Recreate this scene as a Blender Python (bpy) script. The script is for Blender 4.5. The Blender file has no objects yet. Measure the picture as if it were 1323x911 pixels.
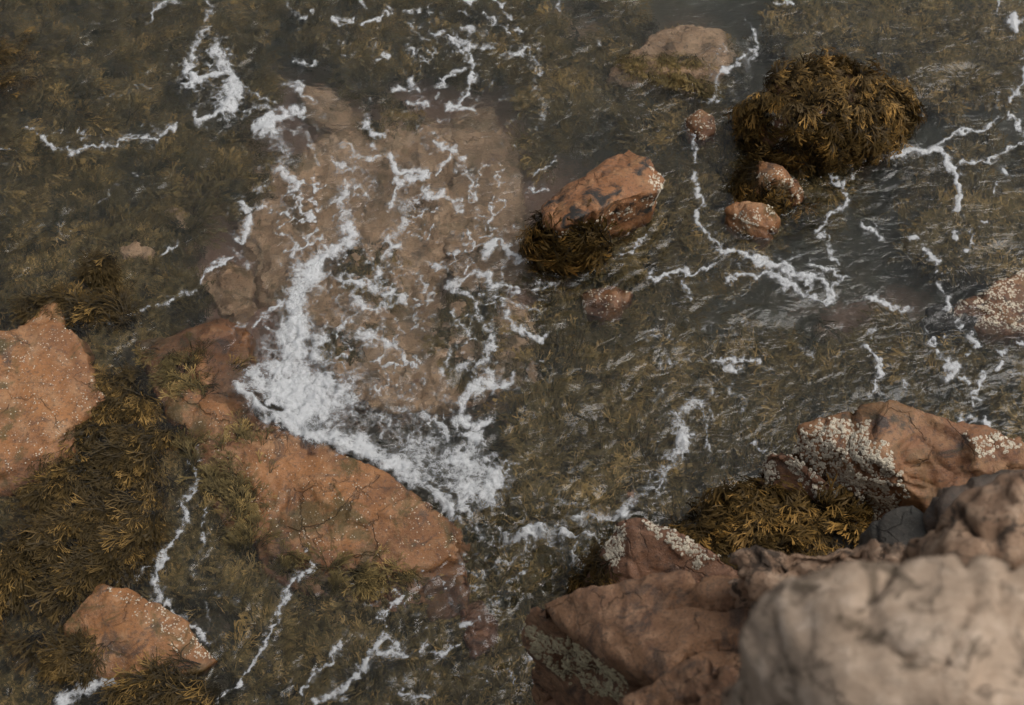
import bpy, bmesh, math, random
import numpy as np
from mathutils import Vector
R = math.radians
rng = np.random.default_rng(7)
scene = bpy.context.scene
col = scene.collection

# ------------------------------------------------------------------ camera
W0, H0 = 1323.0, 911.0
CAM_H, PITCH, HFOV = 4.6, R(57), R(40)
cd = bpy.data.cameras.new('camera'); cam = bpy.data.objects.new('camera', cd); col.objects.link(cam)
cam.location = (0, 0, CAM_H); cam.rotation_euler = (R(90) - PITCH, 0, 0)
cd.sensor_width = 36; cd.lens = 18 / math.tan(HFOV / 2); cd.clip_end = 500; cd.clip_start = 0.05
cd.dof.use_dof = True; cd.dof.focus_distance = 5.3; cd.dof.aperture_fstop = 3.2
scene.camera = cam
FWD = np.array([0, math.cos(PITCH), -math.sin(PITCH)]); UP = np.array([0, math.sin(PITCH), math.cos(PITCH)])
RT = np.array([1.0, 0, 0]); K = (W0 / 2) / math.tan(HFOV / 2)

def at(u, v, z=0.0):
    """world point seen at photo pixel (u, v) lying at height z (refracted below the water)."""
    u = np.asarray(u, float); v = np.asarray(v, float); z = np.asarray(z, float) + 0 * u
    d = FWD + ((u - W0 / 2) / K)[..., None] * RT - ((v - H0 / 2) / K)[..., None] * UP
    d = d / np.linalg.norm(d, axis=-1, keepdims=True)
    zt = np.maximum(z, 0)
    t = (zt - CAM_H) / d[..., 2]
    p = np.array([0, 0, CAM_H]) + d * t[..., None]
    dr = d / 1.33
    dz = -np.sqrt(np.maximum(1 - dr[..., 0]**2 - dr[..., 1]**2, 0.01))
    s = np.minimum(z, 0) / dz
    return np.stack([p[..., 0] + dr[..., 0] * s, p[..., 1] + dr[..., 1] * s, z], -1)

def px(P):
    P = np.asarray(P, float); q = P - np.array([0, 0, CAM_H])
    w = np.maximum(q @ FWD, 0.05)
    return W0 / 2 + K * (q @ RT) / w, H0 / 2 - K * (q @ UP) / w

# ------------------------------------------------------------------ noise
_perm = np.random.default_rng(3).permutation(256); _perm = np.concatenate([_perm, _perm, _perm])
_g = np.random.default_rng(5).normal(size=(256, 3)); _g /= np.linalg.norm(_g, axis=1, keepdims=True)
def noise3(p):
    p = np.asarray(p, float); i = np.floor(p).astype(np.int64); f = p - i; i &= 255
    w = f * f * f * (f * (f * 6 - 15) + 10); out = 0
    for a in (0, 1):
        for b in (0, 1):
            for c in (0, 1):
                h = _perm[_perm[_perm[(i[..., 0] + a) & 255] + ((i[..., 1] + b) & 255)] + ((i[..., 2] + c) & 255)]
                g = _g[h]
                dd = g[..., 0] * (f[..., 0] - a) + g[..., 1] * (f[..., 1] - b) + g[..., 2] * (f[..., 2] - c)
                ww = (w[..., 0] if a else 1 - w[..., 0]) * (w[..., 1] if b else 1 - w[..., 1]) * (w[..., 2] if c else 1 - w[..., 2])
                out = out + dd * ww
    return out * 1.6
def fbm3(p, o=4, gain=.5):
    s = 0; a = 1
    for k in range(o):
        s = s + a * noise3(p * 2**k + 17.3 * k); a *= gain
    return s
def n2(x, y, s, seed=0.0, o=1):
    return fbm3(np.stack([x * s, y * s, np.zeros_like(x) + seed], -1), o)
def sstep(a, b, x):
    t = np.clip((x - a) / (b - a), 0, 1); return t * t * (3 - 2 * t)

# ------------------------------------------------------------------ mesh helpers
def make_mesh(name, V, F, attrs=None, smooth=True):
    me = bpy.data.meshes.new(name)
    V = np.asarray(V, np.float32); F = np.asarray(F, np.int32); n = F.shape[1]
    me.vertices.add(len(V)); me.vertices.foreach_set('co', V.ravel())
    me.loops.add(F.size); me.loops.foreach_set('vertex_index', F.ravel())
    me.polygons.add(len(F)); me.polygons.foreach_set('loop_start', np.arange(0, F.size, n, dtype=np.int32))
    me.polygons.foreach_set('loop_total', np.full(len(F), n, np.int32))
    if smooth: me.polygons.foreach_set('use_smooth', np.ones(len(F), bool))
    me.update(calc_edges=True)
    for k, a in (attrs or {}).items():
        at_ = me.attributes.new(k, 'FLOAT', 'POINT'); at_.data.foreach_set('value', np.asarray(a, np.float32))
    return me
def link(name, me, mat, parent=None, label=None, cat=None, kind=None, group=None):
    o = bpy.data.objects.new(name, me); col.objects.link(o)
    if mat: me.materials.append(mat)
    if parent: o.parent = parent
    if label: o['label'] = label
    if cat: o['category'] = cat
    if kind: o['kind'] = kind
    if group: o['group'] = group
    return o
def inpoly(u, v, poly):
    p = np.asarray(poly, float); r = np.zeros(np.shape(u), bool); j = len(p) - 1
    for i in range(len(p)):
        xi, yi, xj, yj = *p[i], *p[j]
        c = ((yi > v) != (yj > v)) & (u < (xj - xi) * (v - yi) / (yj - yi + 1e-9) + xi)
        r ^= c; j = i
    return r

# ------------------------------------------------------------------ materials
def nodes(name):
    m = bpy.data.materials.new(name); m.use_nodes = True
    nt = m.node_tree; nt.nodes.clear(); return m, nt
class G:
    def __init__(s, nt): s.nt = nt
    def n(s, t, ins=None, **kw):
        nd = s.nt.nodes.new(t)
        for k, v in kw.items(): setattr(nd, k, v)
        for k, v in (ins or {}).items():
            sock = nd.inputs[k]
            if isinstance(v, bpy.types.NodeSocket): s.nt.links.new(v, sock)
            else: sock.default_value = v
        return nd
    def noise(s, vec, scale, detail=4, rough=.55, dist=0):
        return s.n('ShaderNodeTexNoise', {'Vector': vec, 'Scale': scale, 'Detail': detail, 'Roughness': rough, 'Distortion': dist}).outputs[0]
    def ramp(s, fac, stops):
        r = s.n('ShaderNodeValToRGB', {'Fac': fac}); e = r.color_ramp.elements
        while len(e) < len(stops): e.new(.5)
        for k, (p, c) in enumerate(stops):
            e[k].position = p; e[k].color = (*c, 1) if len(c) == 3 else c
        return r.outputs[0]
    def mix(s, f, a, b, mode='MIX'):
        r = s.n('ShaderNodeMix', data_type='RGBA', blend_type=mode)
        for i, v in ((0, f), (6, a), (7, b)):
            if isinstance(v, bpy.types.NodeSocket): s.nt.links.new(v, r.inputs[i])
            else: r.inputs[i].default_value = v if i == 0 else (*v, 1)
        return r.outputs[2]
    def m(s, op, a, b=0.0, c=0.0, clamp=False):
        r = s.n('ShaderNodeMath', operation=op, use_clamp=clamp)
        for i, v in enumerate((a, b, c)):
            if isinstance(v, bpy.types.NodeSocket): s.nt.links.new(v, r.inputs[i])
            else: r.inputs[i].default_value = v
        return r.outputs[0]
    def ss(s, x, a, b):
        r = s.n('ShaderNodeMapRange', {'Value': x, 'From Min': a, 'From Max': b}, interpolation_type='SMOOTHSTEP'); return r.outputs[0]
    def attr(s, name): return s.n('ShaderNodeAttribute', attribute_name=name).outputs['Fac']
    def out(s, sh, vol=None):
        o = s.n('ShaderNodeOutputMaterial'); s.nt.links.new(sh, o.inputs[0])
        if vol: s.nt.links.new(vol, o.inputs[1])

def rock_mat(name, c1, c2, c3, dark=(.035, .03, .027), dark_amt=.5, speck=.5, rough=.6, bump=.012, algae=0.0, seed=0.0, pale=(.42, .38, .33), sc=1.0, fa=1.0, dthr=.55):
    m, nt = nodes(name); g = G(nt)
    co = g.n('ShaderNodeTexCoord').outputs['Object']
    co = g.n('ShaderNodeVectorMath', {0: co, 1: (seed, seed * 1.7, seed * .3)}, operation='ADD').outputs[0]
    co = g.n('ShaderNodeVectorMath', {0: co, 'Scale': sc}, operation='SCALE').outputs[0]
    big = g.noise(co, 3.2, 5, .6, .6); mid = g.noise(co, 11, 6, .65, .4); fine = g.noise(co, 70, 5, .7); grit = g.noise(co, 330, 3, .7)
    c = g.mix(g.ss(big, .35, .65), c1, c2)
    c = g.mix(g.ss(mid, .45, .72), c, c3)
    dk = g.m('MULTIPLY', g.ss(g.noise(co, 7, 7, .68, .8), dthr, dthr + .11), dark_amt)
    c = g.mix(dk, c, dark)
    c = g.mix(g.m('MULTIPLY', g.ss(fine, .5, .68), .6 * fa), c, dark)
    stx = g.n('ShaderNodeMapping', {'Vector': co, 'Rotation': (.3, .5, .7), 'Scale': (9, 45, 30)}).outputs[0]
    c = g.mix(g.m('MULTIPLY', g.ss(g.noise(stx, 1.0, 4, .6, .5), .56, .7), .4), c, dark)
    c = g.mix(g.m('MULTIPLY', g.ss(grit, .55, .7), .22), c, pale)
    c = g.mix(g.m('MULTIPLY', g.ss(grit, .45, .3), .4 * fa), c, dark)
    if algae:
        c = g.mix(g.m('MULTIPLY', g.ss(g.noise(co, 5, 6, .7, 1), .5, .62), algae), c, (.075, .06, .018))
    if speck:
        v = g.n('ShaderNodeTexVoronoi', {'Vector': co, 'Scale': 120.0}).outputs['Distance']
        msk = g.m('MULTIPLY', g.ss(v, .2, .1), g.ss(g.noise(co, 6, 4, .6), .46, .62))
        c = g.mix(g.m('MULTIPLY', msk, speck), c, (.5, .46, .4))
    cw = g.n('ShaderNodeVectorMath', {0: co, 1: g.n('ShaderNodeVectorMath', {0: g.n('ShaderNodeTexNoise', {'Vector': co, 'Scale': 6.0, 'Detail': 5.0}).outputs[1], 'Scale': .22}, operation='SCALE').outputs[0]}, operation='ADD').outputs[0]
    ck = g.n('ShaderNodeTexVoronoi', {'Vector': cw, 'Scale': 5.5}, feature='DISTANCE_TO_EDGE').outputs['Distance']
    crk = g.m('MULTIPLY', g.ss(ck, .022, .004), g.ss(g.noise(co, 4.5, 3, .6), .46, .6))
    c = g.mix(g.m('MULTIPLY', crk, .42), c, (.02, .016, .012))
    pz = g.n('ShaderNodeSeparateXYZ', {0: g.n('ShaderNodeNewGeometry').outputs[0]}).outputs[2]
    tide = g.m('MULTIPLY', g.ss(pz, -.05, -.02), g.ss(g.m('ADD', pz, g.m('MULTIPLY', g.m('SUBTRACT', mid, .5), .09)), .045, .0))
    c = g.mix(g.m('MULTIPLY', tide, .8), c, g.mix(1.0, c, (.60, .56, .50), 'MULTIPLY'))
    wet = g.ss(big, .3, .7)
    h = g.m('SUBTRACT', g.m('ADD', g.m('MULTIPLY', mid, .9), g.m('ADD', g.m('MULTIPLY', fine, .35), g.m('MULTIPLY', grit, .1))), g.m('MULTIPLY', crk, .5))
    b = g.n('ShaderNodeBump', {'Height': h, 'Distance': bump, 'Strength': 1.0}).outputs[0]
    p = g.n('ShaderNodeBsdfPrincipled', {'Base Color': c, 'Roughness': g.m('SUBTRACT', g.m('ADD', g.m('MULTIPLY', wet, .25), rough - .1), g.m('MULTIPLY', tide, .28)), 'Normal': b, 'Specular IOR Level': .4})
    g.out(p.outputs[0]); return m

OR1, OR2, OR3 = (.26, .118, .050), (.165, .072, .034), (.32, .175, .085)
M_orange = rock_mat('orange_granite', OR1, OR2, OR3, speck=.3, dark_amt=.85, algae=.35)
M_stained = rock_mat('stained_orange_granite', (.30, .13, .05), (.22, .095, .04), (.34, .18, .08), dark=(.028, .024, .02), speck=.3, dark_amt=1.0, seed=5, dthr=.5)
M_slab = rock_mat('orange_slab_granite', (.34, .148, .050), (.20, .088, .036), (.37, .205, .10), speck=.6, dark_amt=.7, algae=.75, seed=2)
M_red = rock_mat('red_granite', (.22, .105, .055), (.15, .07, .038), (.29, .155, .09), speck=.25, dark_amt=.6, seed=4)
M_pink = rock_mat('pink_submerged_granite', (.54, .35, .205), (.38, .24, .135), (.60, .42, .27), speck=.3, dark_amt=.55, algae=.5, seed=6, bump=.02)
M_brown = rock_mat('brown_cliff_granite', (.29, .15, .075), (.18, .09, .048), (.40, .23, .13), speck=0, dark_amt=.6, seed=8, bump=.016, sc=1.6, dthr=.52)
M_pale = rock_mat('pale_cliff_granite', (.57, .42, .30), (.44, .32, .225), (.68, .53, .40), speck=0, dark=(.16, .115, .075), dark_amt=.95, seed=9, bump=.016, sc=2.0, dthr=.515, fa=.3, rough=.85)
M_tan = rock_mat('tan_cliff_granite', (.42, .27, .17), (.30, .18, .11), (.54, .38, .26), speck=0, dark=(.05, .035, .025), dark_amt=.9, seed=11, bump=.016, sc=2.0, dthr=.5, fa=.4, rough=.8)
M_dark = rock_mat('dark_brown_granite', (.10, .07, .05), (.065, .05, .038), (.16, .105, .07), speck=.1, dark_amt=.6, seed=13)
M_grey = rock_mat('grey_stone', (.06, .055, .045), (.04, .037, .03), (.09, .075, .06), speck=.1, dark_amt=.5, seed=12)

def bed_mat():
    m, nt = nodes('seabed_stone_and_algae'); g = G(nt)
    co = g.n('ShaderNodeTexCoord').outputs['Object']
    a = g.noise(co, 4, 6, .65, .6); b_ = g.noise(co, 22, 5, .7, .3); f = g.noise(co, 110, 4, .7)
    c = g.mix(g.ss(a, .38, .62), (.04, .034, .019), (.085, .064, .030))
    c = g.mix(g.ss(b_, .5, .68), c, (.13, .09, .045))
    c = g.mix(g.m('MULTIPLY', g.ss(f, .52, .7), .5), c, (.025, .022, .014))
    pk = g.m('ADD', g.attr('pink'), g.m('MULTIPLY', g.m('SUBTRACT', b_, .5), .9))
    c = g.mix(g.ss(pk, .35, .75), c, g.mix(g.ss(f, .3, .7), (.26, .15, .10), (.33, .2, .14)))
    b = g.n('ShaderNodeBump', {'Height': g.m('ADD', b_, g.m('MULTIPLY', f, .3)), 'Distance': .03}).outputs[0]
    p = g.n('ShaderNodeBsdfPrincipled', {'Base Color': c, 'Roughness': .8, 'Normal': b})
    g.out(p.outputs[0]); return m
M_bed = bed_mat()

def weed_mat(name, base, tip, gold, rough=.5):
    m, nt = nodes(name); g = G(nt)
    t = g.attr('t'); r = g.attr('rnd')
    c = g.mix(g.ss(t, .25, .95), base, tip)
    c = g.mix(g.m('MULTIPLY', g.ss(r, .45, 1.0), g.ss(t, .35, .9)), c, gold)
    hs = g.n('ShaderNodeHueSaturation', {'Color': c, 'Value': g.m('ADD', g.m('MULTIPLY', r, .6), .7), 'Saturation': 1.0}).outputs[0]
    p = g.n('ShaderNodeBsdfPrincipled', {'Base Color': hs, 'Roughness': rough, 'Specular IOR Level': .18})
    tr = g.n('ShaderNodeBsdfTranslucent', {'Color': hs})
    mx = g.n('ShaderNodeMixShader', {0: .18, 1: p.outputs[0], 2: tr.outputs[0]})
    g.out(mx.outputs[0]); return m
M_weed = weed_mat('brown_rockweed', (.017, .013, .006), (.078, .052, .018), (.25, .15, .045))
M_weed_gold = weed_mat('golden_rockweed', (.022, .015, .006), (.115, .070, .020), (.34, .19, .05))
M_weed_sub = weed_mat('submerged_rockweed', (.034, .028, .013), (.17, .125, .048), (.34, .225, .08), .6)
def flat_mat(name, c, rough=.7, vary=.4):
    m, nt = nodes(name); g = G(nt)
    co = g.n('ShaderNodeTexCoord').outputs['Object']
    cc = g.mix(g.ss(g.noise(co, 60, 3), .3, .7), tuple(x * (1 - vary) for x in c), c)
    p = g.n('ShaderNodeBsdfPrincipled', {'Base Color': cc, 'Roughness': rough}); g.out(p.outputs[0]); return m
M_barn = flat_mat('barnacle_shell', (.70, .62, .48), .8, .35)

def water_mat():
    m, nt = nodes('sea_water'); g = G(nt)
    co = g.n('ShaderNodeTexCoord').outputs['Object']
    st = g.n('ShaderNodeMapping', {'Vector': co, 'Rotation': (0, 0, R(-35)), 'Scale': (1, 1.9, 1)}).outputs[0]
    a = g.noise(st, 7, 2, .5, 1.4); b_ = g.noise(st, 21, 2, .5, 1.0); rs = g.m('SUBTRACT', g.noise(st, 10, 2, .45, 1.6), .5); rd = g.m('SQRT', g.m('ADD', g.m('MULTIPLY', rs, rs), .0012))
    b = g.n('ShaderNodeBump', {'Height': g.m('SUBTRACT', g.m('ADD', a, g.m('MULTIPLY', b_, .16)), g.m('MULTIPLY', rd, .45)), 'Distance': .013, 'Strength': 1.0}).outputs[0]
    p = g.n('ShaderNodeBsdfPrincipled', {'Base Color': (1, 1, 1, 1), 'Roughness': 0.0, 'IOR': 1.33, 'Transmission Weight': 1.0, 'Normal': b})
    v = g.n('ShaderNodeVolumePrincipled', {'Color': (.50, .54, .44, 1), 'Density': 1.9, 'Anisotropy': .3, 'Absorption Color': (.46, .5, .42, 1)})
    g.out(p.outputs[0], v.outputs[0]); return m
M_water = water_mat()

def foam_mat():
    m, nt = nodes('sea_foam'); g = G(nt)
    co = g.n('ShaderNodeTexCoord').outputs['Object']; D = g.attr('D')
    n1 = g.noise(co, 17, 8, .7, .8)
    wv = g.n('ShaderNodeVectorMath', {0: co, 1: g.n('ShaderNodeVectorMath', {0: g.n('ShaderNodeTexNoise', {'Vector': co, 'Scale': 14.0, 'Detail': 3.0}).outputs[1], 'Scale': .06}, operation='SCALE').outputs[0]}, operation='ADD').outputs[0]
    v1 = g.n('ShaderNodeTexVoronoi', {'Vector': wv, 'Scale': 26.0}, feature='DISTANCE_TO_EDGE').outputs['Distance']
    v2 = g.n('ShaderNodeTexVoronoi', {'Vector': wv, 'Scale': 85.0}, feature='DISTANCE_TO_EDGE').outputs['Distance']
    hole = g.m('ADD', g.m('MULTIPLY', g.ss(v1, .02, .30), .34), g.m('MULTIPLY', g.ss(v2, .03, .35), .24))
    n2_ = g.noise(co, 75, 5, .75, .6)
    nn = g.m('ADD', g.m('MULTIPLY', g.m('SUBTRACT', n1, .5), 1.5), g.m('MULTIPLY', g.m('SUBTRACT', n2_, .5), .9))
    fac = g.m('SUBTRACT', g.m('ADD', D, g.m('MULTIPLY', nn, g.m('ADD', g.m('MULTIPLY', g.ss(D, .1, .5), .7), .3))), g.m('MULTIPLY', hole, g.ss(D, 1.5, .4)))
    al = g.m('MULTIPLY', g.m('POWER', g.ss(fac, .16, 1.15), 1.45), .92)
    b = g.n('ShaderNodeBump', {'Height': g.m('ADD', fac, g.m('MULTIPLY', g.noise(co, 160, 3), .3)), 'Distance': .012}).outputs[0]
    p = g.n('ShaderNodeBsdfPrincipled', {'Base Color': (.70, .71, .71, 1), 'Roughness': .6, 'Normal': b, 'Alpha': al, 'Specular IOR Level': .3})
    g.out(p.outputs[0]); return m
M_foam = foam_mat()

# ------------------------------------------------------------------ seabed
CTRL = [  # u, v, z
 (0,0,-.30),(200,40,-.30),(400,30,-.35),(600,40,-.38),(800,-40,-.35),(1000,0,-.45),(1200,0,-.6),(1400,0,-.7),(1400,200,-.6),
 (30,100,-.12),(100,180,-.14),(180,200,-.2),(60,280,-.2),(200,310,-.14),(300,180,-.28),(420,60,-.3),(720,120,-.3),(720,180,-.3),
 (850,150,-.25),(900,280,-.25),(850,330,-.18),(1000,120,-.25),(1100,100,-.2),(1180,120,-.22),(1230,60,-.4),(1150,250,-.35),(1250,200,-.5),
 (1050,330,-.35),(1180,330,-.3),(1280,330,-.15),(1000,420,-.3),(1100,420,-.22),(1150,500,-.3),(1250,520,-.38),(1320,480,-.45),
 (800,420,-.2),(740,460,-.16),(760,520,-.12),(850,480,-.2),(900,560,-.3),(950,600,-.3),(700,560,-.12),(700,620,-.12),(780,600,-.15),
 (500,300,-.19),(450,420,-.17),(600,400,-.19),(680,200,-.19),(690,300,-.17),(560,120,-.24),(270,260,-.16),(285,330,-.14),(600,560,-.12),(640,620,-.1),(300,330,-.2),(130,350,-.1),(60,350,-.1),(150,420,-.06),(230,380,-.1),
 (170,480,-.05),(200,560,-.06),(150,640,-.05),(100,700,-.05),(40,740,-.06),(30,680,-.07),(60,830,-.08),(200,720,-.08),(230,640,-.08),(270,700,-.09),(330,780,-.09),
 (260,850,-.06),(400,820,-.1),(480,760,-.08),(560,780,-.07),(600,820,-.06),(520,880,-.1),(620,720,-.1),(680,700,-.14),(660,880,-.12),(700,770,-.15),(740,860,-.2),
 (800,700,-.1),(880,680,-.05),(940,660,.0),(1000,680,.05),(1100,620,.0),(1250,600,.0),(1400,600,.1),(850,800,-.1),(1000,850,.3),(1300,850,.6),(1500,900,1.0),(1000,1000,.5),(700,1050,-.1),
 (-100,400,-.1),(-100,700,-.05),(-100,1000,-.1),(300,1000,-.1)]
CT = np.array(CTRL, float); CP = at(CT[:, 0], CT[:, 1], CT[:, 2])
def terrain(x, y):
    x = np.asarray(x, float); y = np.asarray(y, float); num = np.zeros_like(x); den = np.full_like(x, 1e-9)
    for (cx, cy, cz) in CP:
        w = 1 / ((x - cx)**2 + (y - cy)**2 + .012)**1.6
        num += w * cz; den += w
    z = num / den
    far = sstep(3.2, 8, np.hypot(x, y - 3.2))
    z = z * (1 - far) + far * (-1.3)
    z = z + .035 * n2(x, y, 5, 1.0, 3) + .012 * n2(x, y, 24, 2.0, 2)
    return z
def at_bed(u, v):
    z = np.full(np.shape(u), -.15)
    for _ in range(4):
        p = at(u, v, np.clip(z, -1.5, 1.2)); z = terrain(p[..., 0], p[..., 1])
    p[..., 2] = z; return p
def axis(lo, hi, step, far, k=1.25):
    a = list(np.arange(lo, hi + step / 2, step)); s = step * 2; b = hi; pos = []; neg = []
    while b < far: b += s; s *= k; pos.append(b)
    s = step * 2; b = lo
    while b > -far: b -= s; s *= k; neg.append(b)
    return np.array(neg[::-1] + a + pos)
def grid(xs, ys):
    X, Y = np.meshgrid(xs, ys); nx, ny = len(xs), len(ys)
    i = np.arange(nx - 1)[None, :] + np.arange(ny - 1)[:, None] * nx; i = i.ravel()
    return X.ravel(), Y.ravel(), np.stack([i, i + 1, i + 1 + nx, i + nx], 1)
PINK = [(1110,420,60,35,1),(1170,390,50,30,.8),(730,45,60,40,.9),(640,150,60,50,1),(225,285,45,22,1),(1150,470,60,40,.6),(1040,400,40,25,.5),(260,470,60,60,.8),
        (420,130,60,40,1),(880,60,90,50,.6),(300,220,40,60,.7),(620,800,50,60,.7),(490,310,250,215,1.7),(1160,270,60,30,.4),(640,60,60,40,.4),(540,700,80,60,.5),(560,50,30,20,.4),(820,640,30,30,.7)]
def build_bed():
    xs = axis(-3.2, 3.2, .014, 90); ys = axis(.9, 6.4, .014, 90)
    X, Y, F = grid(xs, ys); Z = terrain(X, Y)
    q = np.stack([X, Y, np.minimum(Z, 0) * .7 + np.maximum(Z, 0)], -1); u, v = px(q)
    pk = np.zeros_like(X)
    for (a, b, ru, rv, s) in PINK: pk = np.maximum(pk, s * np.exp(-((u - a) / ru)**2 - ((v - b) / rv)**2))
    pk[np.hypot(X, Y - 3.2) > 5] = 0
    return link('seabed', make_mesh('seabed', np.stack([X, Y, Z], 1), F, {'pink': pk}), M_bed, kind='structure')
build_bed()

# ------------------------------------------------------------------ water
FRONT = at(np.array([300, 345, 400, 440, 500, 545, 590, 640.]), np.array([492, 532, 568, 576, 602, 626, 662, 700.]))
def segd(x, y, A, B):
    dx, dy = B[0] - A[0], B[1] - A[1]; t = np.clip(((x - A[0]) * dx + (y - A[1]) * dy) / (dx * dx + dy * dy), 0, 1)
    return np.hypot(x - A[0] - t * dx, y - A[1] - t * dy)
RIDGES = [((30, 60, 90, 130, 180, 225, 250), (160, 180, 192, 192, 184, 168, 160), .022, .035), ((250, 280, 300), (158, 158, 135), .02, .03), ((120, 180, 235), (138, 125, 112), .014, .03), ((225, 260, 300, 370), (190, 205, 195, 160), .012, .03),
          ((335, 370, 380, 360, 385), (166, 190, 205, 225, 248), .012, .025), ((560, 640, 700, 760), (480, 470, 480, 530), .012, .03), ((690, 760, 830), (720, 700, 660), .03, .05), ((620, 680, 740), (790, 750, 720), .025, .04), ((600, 700, 780), (700, 690, 690), .02, .03),
          ((940, 1000, 1060), (410, 400, 420), .01, .03), ((500, 600, 680), (880, 860, 850), .014, .03), ((60, 120, 200), (270, 262, 240), .01, .03), ((780, 860), (470, 450), .01, .03), ((1180, 1240, 1310), (90, 80, 95), .012, .03)]
def waterz(x, y):
    m = np.hypot(x, y - 3.4) < 6
    z = np.zeros_like(x); xx = x[m]; yy = y[m]
    wx = xx + .10 * n2(xx, yy, 3, 5.) ; wy = yy + .10 * n2(xx, yy, 3, 9.)
    pu_, pv_ = px(np.stack([xx, yy, xx * 0], -1)); calm = (.4 + .75 * sstep(-.3, .4, n2(xx, yy, 1.6, 41., 2))) * (1 - .5 * sstep(820, 960, pu_)) * (1 + .5 * np.exp(-((pu_ - 650) / 180)**2 - ((pv_ - 740) / 120)**2))
    h = .013 * n2(wx * .7 + wy * .5, wy - .5 * wx, 3.0, 3., 2)
    h += .0065 * calm * (1 - 2 * np.abs(n2(wx * .6 + wy * .6, wy * 1.3 - wx, 7.5, 4., 3)))
    h += .0018 * calm * n2(wx, wy, 26, 6., 2)
    d = np.full_like(xx, 9.)
    for a, b in zip(FRONT[:-1], FRONT[1:]): d = np.minimum(d, segd(xx, yy + .04, a, b))
    h += .04 * np.exp(-(d / .075)**2) * (1 + .6 * n2(xx, yy, 14, 2., 2))
    rx = xx + .03 * n2(xx, yy, 9, 5., 2); ry = yy + .03 * n2(xx, yy, 9, 7., 2)
    for (pu, pv, hh, wd) in RIDGES:
        pl = at(np.array(pu, float), np.array(pv, float)); d = np.full_like(xx, 9.)
        for a, b in zip(pl[:-1], pl[1:]): d = np.minimum(d, segd(rx, ry, a, b))
        h += hh * np.exp(-(d / wd)**1.5)
    c = at(np.array([640., 720, 770]), np.array([690., 720, 700]))
    for p in c: h += .034 * np.exp(-((xx - p[0])**2 + (yy - p[1])**2) / .03) * n2(xx, yy, 16, 12., 3)
    z[m] = h * sstep(6, 4.5, np.hypot(xx, yy - 3.4)); return z
def build_water():
    xs = axis(-2.9, 2.9, .012, 80, 1.3); ys = axis(1.2, 6.3, .012, 80, 1.3)
    X, Y, F = grid(xs, ys); Z = waterz(X, Y); nx, ny = len(xs), len(ys); N = len(X)
    ring = np.concatenate([np.arange(nx), np.arange(1, ny) * nx + nx - 1, (ny - 1) * nx + np.arange(nx - 2, -1, -1), np.arange(ny - 2, 0, -1) * nx])
    V = np.stack([X, Y, Z], 1); B = V[ring].copy(); B[:, 2] = -3
    c = np.array([[0, 3, -3.]]); k = np.arange(len(ring)); k2 = (k + 1) % len(ring)
    side = np.stack([ring[k2], ring[k], N + k, N + k2], 1)
    V = np.concatenate([V, B, c]); me = make_mesh('sea_water', V, np.concatenate([F, side]))
    bm = bmesh.new(); bm.from_mesh(me); bm.verts.ensure_lookup_table(); bm.faces.new([bm.verts[N + i] for i in range(len(ring))][::-1])
    bm.verts.remove(bm.verts[N + len(ring)]); bm.to_mesh(me); bm.free()
    link('sea_water', me, M_water, kind='structure')
build_water()

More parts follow.
